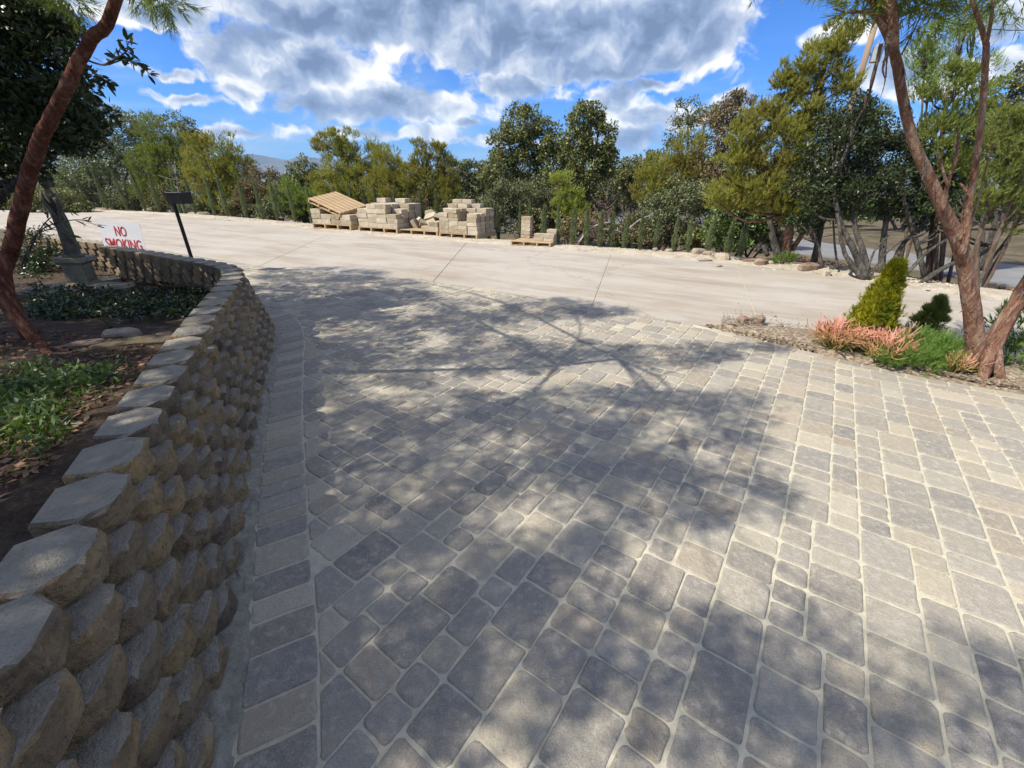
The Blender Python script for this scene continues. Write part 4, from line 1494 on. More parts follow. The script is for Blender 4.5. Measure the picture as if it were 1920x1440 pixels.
def left_tree():
    base = np.array([-3.98, 3.25, float(bed_z(-3.98, 3.25))])
    root = empty('leaning_tree', tuple(base), 'leaning tree with smooth dark red trunk at the left edge', 'tree')
    Ct, Rt = shade_crown()
    t0 = at(213, 20, 2.95)
    d = t0 - at(143, 127, 3.0)
    d = d / np.linalg.norm(d) * .6 + np.array([0, 0, .35])
    top = [t0, t0 + d * .5, t0 + d * 1.1 + np.array([-.1, .05, .1])]
    st = [([base + np.array([0.05, 0, -0.15]), at(8, 540, 3.2), at(22, 467, 3.17), at(37, 400, 3.13), at(57, 317, 3.1), at(80, 253, 3.06), at(110, 193, 3.03), at(143, 127, 3.0), at(173, 73, 2.98)] + top, 0.052, 0.022)]
    # limbs fan out from the top of the trunk into the crown
    for k in range(9):
        e = Ct[rng.integers(len(Ct))]
        a = top[1 + k % 2]
        m = a * .5 + e * .5 + np.array([0, 0, .25]) + rng.normal(size=3) * .12
        st.append(([a, m, e], .020, .006))
    near = Ct[rng.choice(len(Ct), min(110, len(Ct)), replace=False)]
    mb = limbs(base, st, near, 90, 0.05, 0.004, 12, 0.03, 0.011)
    # spreading root and the grey second stem at its foot
    r1 = [at(0, 470, 3.15), at(12, 560, 3.05), at(45, 610, 2.98), at(80, 650, 2.9), np.array([*gp(100, 672, .56)[:2], 0.52])]
    mb.tube(resample(r1, 22), [0.055, 0.045, 0.025], 9, 0.08)
    mb.build('trunk', 'bark_red', root, True, tuple(base))
    V = leaves(Ct, Rt, 95, 0.055, 0.018)
    obj('crown', fastmesh('crown', V - base, 4, 'leaf_oak'), root, kind='stuff')
    # drooping needle sprays at the top edge of the picture
    Cn = np.array([at(120, -12, 3.0), at(135, 2, 3.0), at(270, -16, 2.9), at(295, 0, 2.9), at(318, 10, 2.9), at(100, -20, 2.9), at(290, -25, 2.9)])
    Vn = feathers(Cn, np.full(len(Cn), 0.10), 26, 12, 0.07, 0.004, up=-0.5, out=0.9)
    obj('spray', fastmesh('spray', Vn - base, 3, 'leaf_feather_green'), root, kind='stuff')


left_tree()


def big_leaf_mesh(name, pts, dirs, L, W, mat, origin):
    """folded six-point leaves"""
    V, F = [], []
    for p, d in zip(pts, dirs):
        d = d / (np.linalg.norm(d) + 1e-9)
        s = np.cross(d, np.array([0.1, 0.2, 1.0]) + rng.normal(size=3) * 0.5)
        s /= np.linalg.norm(s) + 1e-9
        u = np.cross(s, d)
        l, w = L * rng.uniform(0.75, 1.25), W * rng.uniform(0.8, 1.2)
        b = len(V)
        V += [p, p + d * l * .35 + s * w * .5 + u * w * .12, p + d * l * .72 + s * w * .42 + u * w * .1, p + d * l, p + d * l * .72 - s * w * .42 + u * w * .1, p + d * l * .35 - s * w * .5 + u * w * .12]
        F += [(b, b + 1, b + 2, b + 3), (b, b + 3, b + 4, b + 5)]
    o = np.array(origin)
    return meshdata(name, [q - o for q in V], F, mat)


def left_oak():
    base = np.array([-7.0, 5.35, float(bed_z(-7.0, 5.35))])
    root = empty('evergreen_tree', tuple(base), 'dark broad-leaved evergreen tree behind the leaning red trunk', 'tree')
    lob = [(-40, 60, 120, 110, -.2), (40, 150, 95, 90, -.3), (85, 225, 80, 62, -.2), (-20, 270, 90, 60), (-60, 220, 120, 120), (110, 200, 60, 55, -.4), (60, 50, 60, 60, -.3), (-80, -60, 150, 130), (-50, 340, 60, 40)]
    C, R = crown_points(lob, 5.3, 1.0, 0.9)
    st = [([base + np.array([0, 0, -.1]), at(-60, 420, 5.3), at(-20, 250, 5.3), at(20, 120, 5.2)], .09, .03), ([base, at(-120, 300, 5.3), at(-120, 60, 5.3)], .07, .03), ([at(-60, 420, 5.3), at(40, 330, 5.1), at(80, 230, 5.0)], .04, .015)]
    limbs(base, st, C, 60, .05, .006, 8).build('trunk', 'bark_grey', root, True, tuple(base))
    V = leaves(C, R, 150, 0.075, 0.034)
    obj('crown', fastmesh('crown', V - base, 4, 'leaf_dark'), root, kind='stuff')
    # the twig with single leaves that hangs in front of the sky
    for tw in ([(150, 108), (195, 122), (232, 112), (262, 122), (282, 140)], [(160, 125), (190, 145), (205, 160)], [(195, 122), (222, 108), (240, 92), (236, 76)], [(140, 140), (165, 170), (185, 188)], [(95, 110), (118, 92), (130, 85)], [(110, 118), (128, 105), (140, 100)]):
        P = resample([at(u, v, 4.6) for u, v in tw], 14)
        mb = MB().tube(P, [0.009, 0.003], 5)
        twig = mb.build('twig', 'bark_twig', root, True, tuple(base))
        n = 26
        pts = P[rng.integers(4, 14, n)] + rng.normal(size=(n, 3)) * 0.015
        end = P[-1] - P[-2]
        dirs = rng.normal(size=(n, 3)) * 0.7 + end / np.linalg.norm(end) * 0.6
        o = obj('leaf_cluster', big_leaf_mesh('leaf_cluster', pts, dirs, 0.085, 0.034, 'leaf_dark', base), twig, kind='stuff')
    return root


left_oak()


def hidden_shade_tree():
    """second evergreen just left of the picture that shades the bed and the wall"""
    base = np.array([-8.6, 1.2, 0.6])
    root = empty('evergreen_tree', tuple(base), 'spreading evergreen left of the picture shading the planted bed', 'tree')
    C, R = [], []
    for (c, r, n) in (((-7.6, 1.6, 4.3), (2.3, 2.0, 0.8), 120), ((-6.6, 3.2, 4.5), (1.9, 1.4, 0.7), 80), ((-9.6, 3.6, 4.2), (1.8, 2.0, 1.0), 80), ((-6.0, 0.0, 4.2), (1.9, 1.5, 0.7), 80), ((-4.9, -1.2, 4.4), (1.6, 1.2, 0.6), 60), ((-8.4, 5.2, 3.9), (1.8, 1.2, .9), 60)):
        d = unit(n)
        C.append(np.array(c) + d * (rng.uniform(.2, 1, n) ** .5)[:, None] * np.array(r))
        R.append(rng.uniform(.18, .36, n))
    C, R = np.vstack(C), np.concatenate(R)
    # keep it out of the open sky of the view
    k = ~((C[:, 1] > 0.2) & (np.abs(C[:, 0]) < 1.16 * C[:, 1] + 0.6) & (C[:, 2] < 1.9 + 0.33 * C[:, 1]))
    C, R = C[k], R[k]
    st = [([base + np.array([0, 0, -.1]), base + np.array([.2, .2, 1.6]), base + np.array([.9, .5, 3.4])], .16, .05), ([base + np.array([.1, .1, 1.2]), base + np.array([.6, -.8, 2.4]), base + np.array([2.4, -1.2, 3.5])], .08, .03), ([base + np.array([.1, .1, 1.4]), base + np.array([-.2, 1.4, 2.6]), base + np.array([-.3, 2.6, 3.5])], .08, .03)]
    limbs(base, st, C, 60, .06, .008, 8).build('trunk', 'bark_grey', root, True, tuple(base))
    V = leaves(C, R, 130, 0.09, 0.042)
    obj('crown', fastmesh('crown', V - base, 4, 'leaf_dark'), root, kind='stuff')


hidden_shade_tree()


# ------------------------------------------------------------------ right foreground tree with peeling red stems
def right_tree():
    Y = 3.56
    base = np.array([*gp(1826, 706)[:2], 0.0])
    root = empty('peeling_tree', tuple(base), 'tall tree with three reddish peeling stems in the right bed', 'tree')
    s1 = [(1828, 712), (1830, 660), (1826, 610), (1817, 542), (1803, 471), (1768, 390), (1736, 320), (1709, 255), (1692, 179), (1678, 103), (1662, 54), (1640, 0), (1615, -70), (1590, -160)]
    s2 = [(1803, 478), (1812, 440), (1817, 379), (1830, 303), (1841, 217), (1847, 135), (1849, 81)]
    s3 = [(1836, 706), (1858, 660), (1887, 600), (1925, 535), (1975, 450), (2040, 330)]
    mb = MB()
    A = []

    def add(pts, r, dy, sides=10, rough=.07):
        P = resample([at(u, v, Y + dy * i / (len(pts) - 1)) for i, (u, v) in enumerate(pts)], len(pts) * 5)
        mb.tube(P, r, sides, rough)
        A.append(P)
        return P
    P1 = add(s1, [.10, .07, .062, .058, .05, .040, .034, .031, .029, .030, .032, .034, .03], 0.15, 14, .06)
    add(s2, [.03, .025, .022, .02, .019, .018], 0.05)
    add([(1849, 85), (1838, 45), (1822, -5), (1810, -80)], [.016, .013, .010], 0.0, 8)
    add([(1849, 85), (1858, 40), (1862, -5), (1868, -80)], [.012, .010, .008], 0.0, 8)
    add(s3, [.085, .062, .055, .05, .045], 0.1, 12, .06)
    add([(1835, 700), (1850, 650), (1872, 610), (1895, 575)], [.06, .045, .03], 0.25, 8)
    add([(1672, 90), (1672, 40), (1668, -10), (1680, -80)], [.04, .035, .03], 0.0, 8)
    add([(1660, 55), (1640, 30), (1618, 22), (1590, 24), (1562, 16)], [.02, .008, .004], 0.0, 6)
    add([(1690, 103), (1712, 60), (1735, 10)], [.006, .005, .004], 0.0, 5)
    add([(1768, 395), (1778, 340), (1792, 300), (1797, 250)], [.018, .012, .008], 0.1, 6)
    add([(1778, 350), (1768, 320), (1760, 285)], [.012, .01, .006], 0.1, 6)
    add([(1800, 450), (1806, 400), (1812, 360)], [.012, .008], 0.15, 6)
    add([(1808, 440), (1830, 390), (1845, 330), (1862, 270)], [.010, .007, .004], 0.15, 6)
    # broken stub and flared foot
    add([(1812, 360), (1806, 350), (1800, 343)], [.012, .006], 0.05, 6)
    for a in np.arange(0, 6.28, 1.05):
        d = np.array([math.cos(a), math.sin(a), 0])
        mb.tube(resample([base + d * .04 + np.array([0, 0, .28]), base + d * .12 + np.array([0, 0, .10]), base + d * .24 + np.array([0, 0, -.03])], 7), [.05, .045, .02], 7, .1)
    mb.build('trunk', 'bark_peel', root, True, tuple(base))
    # crown above the picture
    C, R = [], []
    for (u, v, ru, rv) in ((1600, -170, 130, 60), (1700, -150, 110, 70), (1830, -140, 100, 60), (1760, -230, 180, 80), (1950, -120, 120, 80)):
        c = at(u, v, Y)
        n = 16
        d = unit(n)
        k = mpp(Y, c[2])
        C.append(c + d * np.array([ru * k, .5, rv * k]))
        R.append(np.full(n, .22))
    for (u, v) in ((1700, 5), (1722, 20), (1745, 0), (1715, -15), (1770, -20), (1690, -10), (1760, 12), (1615, 5), (1600, 15), (1850, -20), (1735, 40)):
        C.append(np.array([at(u, v, Y + .1)]))
        R.append(np.array([.12]))
    C, R = np.vstack(C), np.concatenate(R)
    V = feathers(C, R, 26, 12, 0.085, 0.006, up=0.1, out=0.9)
    obj('crown', fastmesh('crown', V - base, 3, 'leaf_feather_green'), root, kind='stuff')
    # peeling bark curls and long hanging strips
    for k in range(70):
        P = A[0] if k < 50 else A[4]
        i = int(rng.integers(2, len(P) * .7))
        a = rng.uniform(0, 6.28)
        d = np.array([math.cos(a), math.sin(a), 0])
        r = np.interp(i / len(P), [0, .1, .5, 1], [.092, .066, .034, .03])
        q = P[i] + d * r
        l = rng.uniform(.03, .09)
        w = rng.uniform(.004, .012)
        t = np.cross(d, (0, 0, 1.0))
        pts = [q, q + d * .012 + np.array([0, 0, -l * .4]), q + d * rng.uniform(.015, .035) + np.array([0, 0, -l])]
        V_, F_ = [], []
        for j, p_ in enumerate(pts):
            V_ += [p_ - t * w * (1 - j * .3), p_ + t * w * (1 - j * .3), p_ + d * .003]
        for j in range(2):
            b = j * 3
            F_ += [(b, b + 1, b + 4, b + 3), (b + 1, b + 2, b + 5, b + 4), (b + 2, b, b + 3, b + 5)]
        obj('bark_curl', meshdata('bark_curl', [v - base for v in V_], F_, 'bark_twig'), root)
    for pts, w in (([(1652, 82), (1646, 110), (1638, 140), (1630, 175), (1622, 200), (1600, 235)], .012), ([(1664, 82), (1660, 110), (1655, 130), (1660, 150)], .010), ([(1668, 85), (1662, 120), (1662, 145)], .007), ([(1648, 88), (1642, 120), (1640, 130)], .006), ([(1625, 180), (1621, 205)], .012), ([(1670, 75), (1690, 110), (1700, 150)], .006), ([(1662, 130), (1658, 160), (1648, 190)], .004)):
        P = resample([at(u, v, Y - .02) for u, v in pts], 12)
        mb2 = MB().tube(P, [w, w * .8, w * .3], 4, .3)
        obj('bark_strip', meshdata('bark_strip', [np.array(q) - base for q in mb2.v], mb2.f, 'bark_twig'), root)


right_tree()


# ------------------------------------------------------------------ planted bed at the right
def build_right_bed():
    bedP = resample(BED, 80)
    nearP = NEAR
    v, f = [], []
    # soil between the paving edge and the road
    m = 9
    for i, q in enumerate(bedP):
        L = arclen(nearP)
        best = along(nearP, np.linspace(0, L[-1], 1200))
        j = int(np.argmin(np.linalg.norm(best - q, axis=1)))
        e = best[j]
        for k in range(m):
            w = k / (m - 1)
            p = q * (1 - w) + e * w
            z = 0.012 + 0.055 * math.sin(w * math.pi) * min(1, np.linalg.norm(e - q) / .3) + rng.uniform(-.01, .012)
            v.append((p[0] + rng.uniform(-.015, .015), p[1] + rng.uniform(-.015, .015), z if 0 < k < m - 1 else -0.008))
    for i in range(len(bedP) - 1):
        for k in range(m - 1):
            a = i * m + k
            f.append((a, a + 1, a + m + 1, a + m))
    obj('planting_bed', meshdata('planting_bed', v, f, 'grit', True), kind='structure')


build_right_bed()


def stone(name, c, s, label, mat='rock', seed=0, group=None, cat='rock', flat=1.0, rot=0.0):
    r = np.random.default_rng(seed)
    V, F = [], []
    nu, nv = 9, 6
    ph = r.uniform(0, 6.28, 6)
    for j in range(nv):
        th = math.pi * j / (nv - 1)
        for i in range(nu):
            a = 2 * math.pi * i / nu
            k = 1 + .16 * math.sin(2 * a + ph[0]) + .12 * math.sin(3 * a + ph[1] + th) + .1 * math.sin(2 * th + ph[2]) + r.uniform(-.09, .09)
            sx = math.copysign(abs(math.cos(a)) ** .75, math.cos(a)) * math.sin(th) ** .7
            sy = math.copysign(abs(math.sin(a)) ** .75, math.sin(a)) * math.sin(th) ** .7
            sz = math.copysign(abs(math.cos(th)) ** .6, math.cos(th))
            V.append((sx * k * s[0], sy * k * s[1], sz * s[2] * (1 + r.uniform(-.1, .1))))
    for j in range(nv - 1):
        for i in range(nu):
            a, b = j * nu + i, j * nu + (i + 1) % nu
            F.append((a, a + nu, b + nu, b))
    o = obj(name, meshdata(name, V, F, mat), loc=c, rot=(0, 0, rot))
    return tag(o, label, cat, group)


def golden_cypress():
    c = np.array([*gp(1612, 655)[:2], 0.0])
    h = at(1664, 494, c[1])[2]
    root = empty('golden_cypress', tuple(c), 'bright golden-yellow cone-shaped cypress in the right bed', 'cypress')
    n = 420
    t = rng.uniform(0.0, 1, n) ** 0.8
    a = rng.uniform(0, 6.283, n)
    prof = np.interp(t, [0, .08, .25, .5, .75, .92, 1], [.13, .20, .20, .14, .072, .022, .003])
    rad = prof * rng.uniform(.35, 1.08, n) ** .5
    C = np.stack([np.cos(a) * rad + .05 * t, np.sin(a) * rad, .03 + t * h * .94], axis=1)
    V = feathers(C, np.full(n, .062), 11, 9, .048, .0075, up=1.0, out=.35)
    obj('foliage', fastmesh('foliage', V, 3, 'leaf_gold'), root, kind='stuff')
    mb = MB().tube([(0, 0, -.06), (.01, 0, .3), (.03, 0, h * .8)], [.022, .006], 7)
    obj('stem', meshdata('stem', mb.v, mb.f, 'bark_twig'), root)


golden_cypress()


def firestick(u, v, R, hh, label, n_main=60, seed=0):
    c = np.array([*gp(u, v)[:2], 0.02])
    root = empty('firestick_plant', tuple(c), label, 'succulent', 'pink pencil-stemmed plants')
    mb = MB()
    for k in range(n_main):
        a = rng.uniform(0, 6.283)
        out = rng.uniform(.05, 1) ** .6
        d = np.array([math.cos(a) * out, math.sin(a) * out, rng.uniform(.55, 1.1)])
        d /= np.linalg.norm(d)
        p0 = np.array([math.cos(a), math.sin(a), 0]) * rng.uniform(0, .07)
        L = rng.uniform(.45, .75) * R * 1.25
        p1 = p0 + d * L * np.array([1, 1, hh / R])
        mb.tube([p0, (p0 + p1) / 2 + rng.normal(size=3) * .01, p1], [.0052, .0045], 4)
        for j in range(rng.integers(3, 6)):
            e = d * .7 + rng.normal(size=3) * .55 + np.array([0, 0, .45])
            e /= np.linalg.norm(e)
            s = p0 + (p1 - p0) * rng.uniform(.5, 1)
            q = s + e * rng.uniform(.07, .15)
            mb.tube([s, (s + q) / 2 + rng.normal(size=3) * .006, q], [.0042, .0032], 4)
    obj('stems', meshdata('stems', mb.v, mb.f, 'firestick'), root, kind='stuff')


firestick(1566, 660, .33, .34, 'coral pink pencil-stemmed bush left of the golden cypress', 130)
firestick(1652, 680, .30, .33, 'coral pink pencil-stemmed bush between the golden cypress and the green fern bush', 110)
firestick(1782, 704, .15, .19, 'small pink pencil-stemmed plant at the foot of the red trunk', 34)


def soft_bush(u, v, lobes, mat, label, L=.06, W=.004, n=1600, up=1.0, name='fern_bush', spr=60, per=22):
    c = np.array([*gp(u, v)[:2], 0.02])
    root = empty(name, tuple(c), label, 'shrub')
    C = np.array([l[:3] for l in lobes])
    R = np.array([l[3] for l in lobes])
    V = feathers(C, R, spr, per, L, W, up=up, out=.7)
    V[:, 2] = np.maximum(V[:, 2], -.01)
    obj('foliage', fastmesh('foliage', V, 3, mat), root, kind='stuff')
    mb = MB()
    for q in C:
        mb.tube([(0, 0, -.03), q * .5, q], [.008, .004], 4)
    obj('stems', meshdata('stems', mb.v, mb.f, 'bark_twig'), root)


soft_bush(1725, 694, [(-.22, .02, .08, .13), (-.1, .0, .11, .15), (.03, .02, .14, .16), (.14, .02, .13, .15), (.0, .12, .2, .13), (.2, .1, .16, .13), (-.3, .05, .06, .10), (-.1, .15, .15, .13), (.28, .04, .12, .13), (-.05, -.06, .07, .12), (.1, -.07, .08, .12), (.3, .14, .17, .12)], 'leaf_fine_green', 'soft bright green ferny bush beside the red trunk')
soft_bush(1722, 645, [(0, 0, .08, .14), (0, 0, .2, .13), (.02, 0, .31, .09), (.03, 0, .40, .055), (.02, 0, .47, .035), (.14, .02, .24, .07), (-.10, 0, .26, .06), (.10, 0, .36, .04), (-.06, 0, .37, .04)], 'leaf_feather_green', 'small olive green conifer between the golden cypress and the red trunk', .05, .007, name='dwarf_conifer')
soft_bush(1905, 700, [(-.1, .1, .12, .18), (.1, 0, .18, .2), (.3, .1, .25, .22), (.1, .3, .35, .2), (.35, -.1, .12, .2), (.3, .3, .45, .2)], 'leaf_fine_green', 'leafy green bush at the right edge behind the third red stem', .08, .012, name='leafy_bush', spr=40, per=14)
soft_bush(1862, 640, [(0, 0, .1, .10), (.0, 0, .22, .08)], 'bark_bleached', 'dry straw-coloured twigs in the fork of the red stems', .10, .003, name='dry_twigs', spr=14, per=8)
soft_bush(1462, 497, [(0, 0, .1, .14), (.12, 0, .08, .12), (-.1, 0, .06, .1), (.22, .05, .12, .12)], 'leaf_fine_green', 'small green sprouts at the foot of the peeling feathery tree', .07, .010, name='green_sprouts', spr=30, per=12)

RG = 'stones on the gravel shoulder'
k = 0
for (u, v, sx, sy, sz, lab, mat, rot) in [
        (1308, 478, .17, .12, .10, 'leftmost pale stone of the pile beyond the road', 'rock', .3), (1326, 480, .16, .10, .07, 'flat pale stone in the middle of the pile beyond the road', 'rock', .8),
        (1321, 489, .14, .08, .035, 'thin flat slab in front of the stone pile', 'rock', .2), (1340, 484, .15, .10, .08, 'blocky stone near the right of the pile beyond the road', 'rock', 1.2),
        (1354, 487, .20, .12, .10, 'pointed pale stone at the right end of the pile', 'rock', 2.2), (1348, 499, .09, .06, .02, 'small flat stone lying in the gravel before the pile', 'rock', .5),
        (1404, 492, .14, .10, .06, 'reddish stone left of the pair under the bush', 'red_rock', .3), (1425, 496, .16, .11, .08, 'larger reddish brown stone beside the peeling trunk', 'red_rock', .9),
        (1228, 472, .09, .07, .06, 'small dark stone under the saplings', 'rock', 1.0), (1254, 474, .09, .07, .06, 'small pale stone right of the dark one under the saplings', 'rock', .2),
        (1516, 506, .20, .13, .09, 'big brown boulder among the trunks at the bend', 'red_rock', .2), (1545, 515, .14, .10, .09, 'low brown stone in front of the boulder at the bend', 'rock', 1.4),
        (486, 403, .30, .22, .16, 'round grey stone left of the leaning pallet', 'rock', .4), (517, 404, .40, .30, .24, 'larger round stone close to the leaning pallet', 'rock', 1.1), (372, 399, .7, .35, .16, 'long flat pale stone right of the black lamp', 'rock', 0),
        (284, 394, .40, .3, .22, 'round pale stone left of the black lamp', 'rock', .6), (193, 391, .8, .4, .16, 'flat reddish stone far left beyond the road', 'red_rock', 0), (130, 388, .9, .6, .32, 'yellowish boulder behind the statue beyond the road', 'rock', .3),
        (548, 412, .20, .16, .10, 'small stone at the corner of the leaning pallet', 'rock', .3), (1078, 456, .16, .12, .10, 'brown stone by the roots right of the last pallet', 'red_rock', 1.0)]:
    g = gp(u, v)
    k += 1
    d = float(sdist(FAR, g[0], g[1]))
    zz = 0.02 if 0 < d < 1.1 else (float(terrain_z(g[0], g[1])) if d >= 1.1 else 0.0)
    stone('stone', (g[0], g[1], zz + sz * .35), (sx, sy, sz), lab, mat, 300 + k, RG, 'stone', rot=rot)
for (u, v, sx, sy, sz, lab, mat, z, rot) in [
        (1392, 606, .07, .05, .05, 'reddish angular rock on the soil tip left of the pink plants', 'red_rock', .05, .4), (1415, 606, .10, .06, .04, 'tan slab tilted on the soil tip by the road joint', 'rock', .08, .1),
        (1424, 608, .06, .05, .06, 'dark brown rock right of the tilted slab', 'red_rock', .06, .9), (1440, 628, .07, .05, .05, 'grey round rock in the gravelly soil tip', 'rock', .05, .2),
        (1452, 618, .09, .05, .03, 'low grey rock behind the round one on the soil tip', 'rock', .05, .5), (1512, 630, .06, .05, .03, 'flat pale rock just left of the pink plant', 'rock', .04, .3), (1478, 638, .04, .03, .02, 'pale chip of rock at the paving edge', 'rock', .03, .3)]:
    g = gp(u, v)
    k += 1
    stone('rock', (g[0], g[1], z * .6 + sz * .3), (sx, sy, sz), lab, mat, 300 + k, 'rocks on the soil tip', rot=rot)


def tip_gravel():
    V = []
    ico = np.array([(0, 0, 1), (1, 0, 0.1), (-.4, .9, 0.1), (-.5, -.9, 0.1)])
    tri = [(0, 1, 2), (0, 2, 3), (0, 3, 1)]
    for k in range(11000):
        u = rng.uniform(1352, 1905)
        vc = np.interp(u, [1352, 1400, 1500, 1530, 1620, 1740, 1800, 1920], [616, 622, 640, 650, 676, 706, 718, 740])
        if u < 1530:
            v = vc + rng.normal() * 13 + 2
        else:
            v = vc - abs(rng.normal()) * 6 - 3
        g = gp(u, v)
        if sdist(BED, g[0], g[1]) < -0.02:
            continue
        sz = rng.uniform(.005, .016) * (1.7 if rng.random() < .06 else 1)
        a = rng.uniform(0, 6.28)
        pts = ico * sz * np.array([1, .8, .7]) + rng.normal(size=ico.shape) * sz * .15
        c, s = math.cos(a), math.sin(a)
        pts = np.stack([pts[:, 0] * c - pts[:, 1] * s + g[0], pts[:, 0] * s + pts[:, 1] * c + g[1], pts[:, 2] + .02 + rng.uniform(0, .03)], axis=1)
        for t in tri:
            V += [pts[t[0]], pts[t[1]], pts[t[2]]]
    o = obj('loose_grit', fastmesh('loose_grit', np.array(V), 3, 'grit'), kind='stuff')
    tag(o, 'grit and small chips on the planting bed soil', 'gravel')


tip_gravel()


# leaf litter under the dark oaks
def litter():
    n = 5000
    V = []
    u = rng.uniform(1500, 1900, n)
    v = np.interp(u, [1500, 1626, 1714, 1860], [500, 520, 540, 562]) + rng.uniform(-26, 6, n)
    for a, b in zip(u, v):
        g = gp(a, b, -.08)
        if sdist(FAR, g[0], g[1]) < 0.15:
            continue
        z = max(float(terrain_z(g[0], g[1])), -0.16) + rng.uniform(0.0, .02)
        V.append((g[0], g[1], z))
    C = np.array(V)
    L = leaves(C, np.full(len(C), .01), 1, .05, .03, .8)
    o = obj('leaf_litter', fastmesh('leaf_litter', L, 4, 'litter'), kind='stuff')
    tag(o, 'brown dead leaves on the soil under the dark oaks', 'leaf litter')


litter()


# ------------------------------------------------------------------ left bed: statue, pedestal, stones, plants, sign, lamp
def statue():
    c = np.array([*gp(160, 538, .24)[:2], 0.0])
    zb = float(bed_z(c[0], c[1]))
    c[2] = zb
    ped = empty('pedestal', tuple(c), 'square moulded stone pedestal under the robed statue', 'pedestal')
    w = .40

    def slab(name, z0, z1, a, b):
        V = []
        for z, s in ((z0, a), (z1, b)):
            V += [(-s, -s, z), (s, -s, z), (s, s, z), (-s, s, z)]
        F = [(3, 2, 1, 0), (4, 5, 6, 7)] + [(i, (i + 1) % 4, (i + 1) % 4 + 4, i + 4) for i in range(4)]
        return obj(name, meshdata(name, V, F, 'pedestal_stone'), ped)
    slab('plinth', -.05, .045, .165, .165)
    slab('base_moulding', .045, .095, .155, .125)
    slab('shaft', .095, .34, .118, .115)
    slab('top_moulding', .34, .385, .118, .155)
    slab('cap_slab', .385, .44, .168, .165)
    for i in range(4):
        a = i * math.pi / 2
        mb = MB()
        M = Matrix.Rotation(a, 3, 'Z')
        for (x0, x1, z0, z1) in ((-.08, .08, .13, .14), (-.08, .08, .295, .305), (-.08, -.072, .14, .295), (.072, .08, .14, .295)):
            mb.box(M @ Vector(((x0 + x1) / 2, -.1185, (z0 + z1) / 2)), (x1 - x0, .012, z1 - z0), M)
        obj('panel_moulding', meshdata('panel_moulding', mb.v, mb.f, 'pedestal_stone'), ped)
    ped.rotation_euler = (0, math.radians(3), .25)
    zs = zb + .44
    st = empty('statue', (c[0] + .022, c[1], zs), 'dark weathered statue of a robed figure standing on the pedestal', 'statue')
    st.rotation_euler = (0, math.radians(5.5), -.3)
    prof = [(0, .15, .13), (.03, .155, .135), (.05, .12, .10), (.15, .108, .09), (.35, .095, .078), (.50, .10, .08), (.60, .082, .066), (.68, .09, .07), (.76, .105, .072), (.81, .095, .062), (.845, .045, .042), (.875, .036, .038)]
    n = 26
    V, F = [], []
    R = resample(np.array(prof), 34)
    for j, (z, rx, ry) in enumerate(R):
        for i in range(n):
            a = 2 * math.pi * i / n
            fold = 1 + (.09 * math.sin(7 * a + z * 5) + .05 * math.sin(11 * a - z * 8)) * (1 if .05 < z < .62 else .25)
            sway = .025 * math.sin(z * 4.0)
            V.append((.86 * rx * math.cos(a) * fold + sway, .86 * ry * math.sin(a) * fold, z))
    for j in range(len(R) - 1):
        for i in range(n):
            a, b = j * n + i, j * n + (i + 1) % n
            F.append((a, b, b + n, a + n))
    F.append(tuple(range(n))[::-1])
    mb = MB().add(V, F)
    sw = .0
    # arms: one folded over the waist, one hanging with the cloth
    mb.tube(resample([(-.085, 0, .77), (-.125, -.02, .66), (-.10, -.06, .57), (-.02, -.095, .585), (.035, -.095, .60)], 16), [.034, .03, .024, .017, .02], 8)
    mb.tube(resample([(.09, 0, .77), (.125, -.01, .65), (.11, -.05, .53), (.08, -.075, .45)], 14), [.034, .03, .024, .02], 8)
    # mantle falling over one shoulder
    mb.tube(resample([(-.07, -.05, .80), (.0, -.085, .70), (.07, -.085, .58), (.10, -.04, .40), (.10, 0, .2)], 16), [.02, .03, .032, .028, .02], 7, .1)
    obj('figure', meshdata('figure', mb.v, mb.f, 'statue_stone', True), st)
    hd = MB()
    V, F = [], []
    for j in range(11):
        th = math.pi * j / 10
        for i in range(14):
            a = 2 * math.pi * i / 14
            x, y, z = .047 * math.sin(th) * math.cos(a), .056 * math.sin(th) * math.sin(a), .068 * math.cos(th)
            if y < -.03 and abs(x) < .014 and -.03 < z < .012:
                y -= .012
            if y < -.035 and .008 < abs(x) < .03 and .004 < z < .026:
                y += .008
            V.append((x, y, z + .935))
    for j in range(10):
        for i in range(14):
            a, b = j * 14 + i, j * 14 + (i + 1) % 14
            F.append((a, a + 14, b + 14, b))
    hd.add(V, F)
    hair = MB()
    hair.tube(resample([(0, .02, 1.0), (0, .055, .985), (0, .07, .94), (0, .055, .89)], 10), [.04, .05, .04, .025], 9, .08)
    hair.tube(resample([(.045, -.02, .96), (.03, -.035, .99), (0, -.042, 1.0), (-.03, -.035, .99), (-.045, -.02, .96)], 12), [.016, .02, .016], 7, .1)
    h = obj('head', meshdata('head', hd.v, hd.f, 'statue_stone', True), st)
    obj('hair', meshdata('hair', hair.v, hair.f, 'statue_stone', True), h)
    # flat stones round the foot
    SG = 'flat stones round the pedestal'
    for i, (u, v, sx, sy, sz, lab) in enumerate([(210, 540, .30, .19, .075, 'large flat stone in front right of the pedestal'), (185, 524, .26, .16, .07, 'flat stone right behind the pedestal'), (112, 548, .20, .15, .06, 'sunlit flat stone in front of the pedestal'), (92, 536, .26, .18, .05, 'flat stone left of the pedestal'), (112, 480, .3, .22, .1, 'rounded stone left of the pedestal cap against the wall')]):
        g = gp(u, v, .28)
        stone('flat_stone', (g[0], g[1], float(bed_z(g[0], g[1])) + sz * .4 + (0.3 if i == 4 else 0)), (sx, sy, sz), lab, 'pedestal_stone', 700 + i, SG, 'stone', rot=.3 * i)


statue()


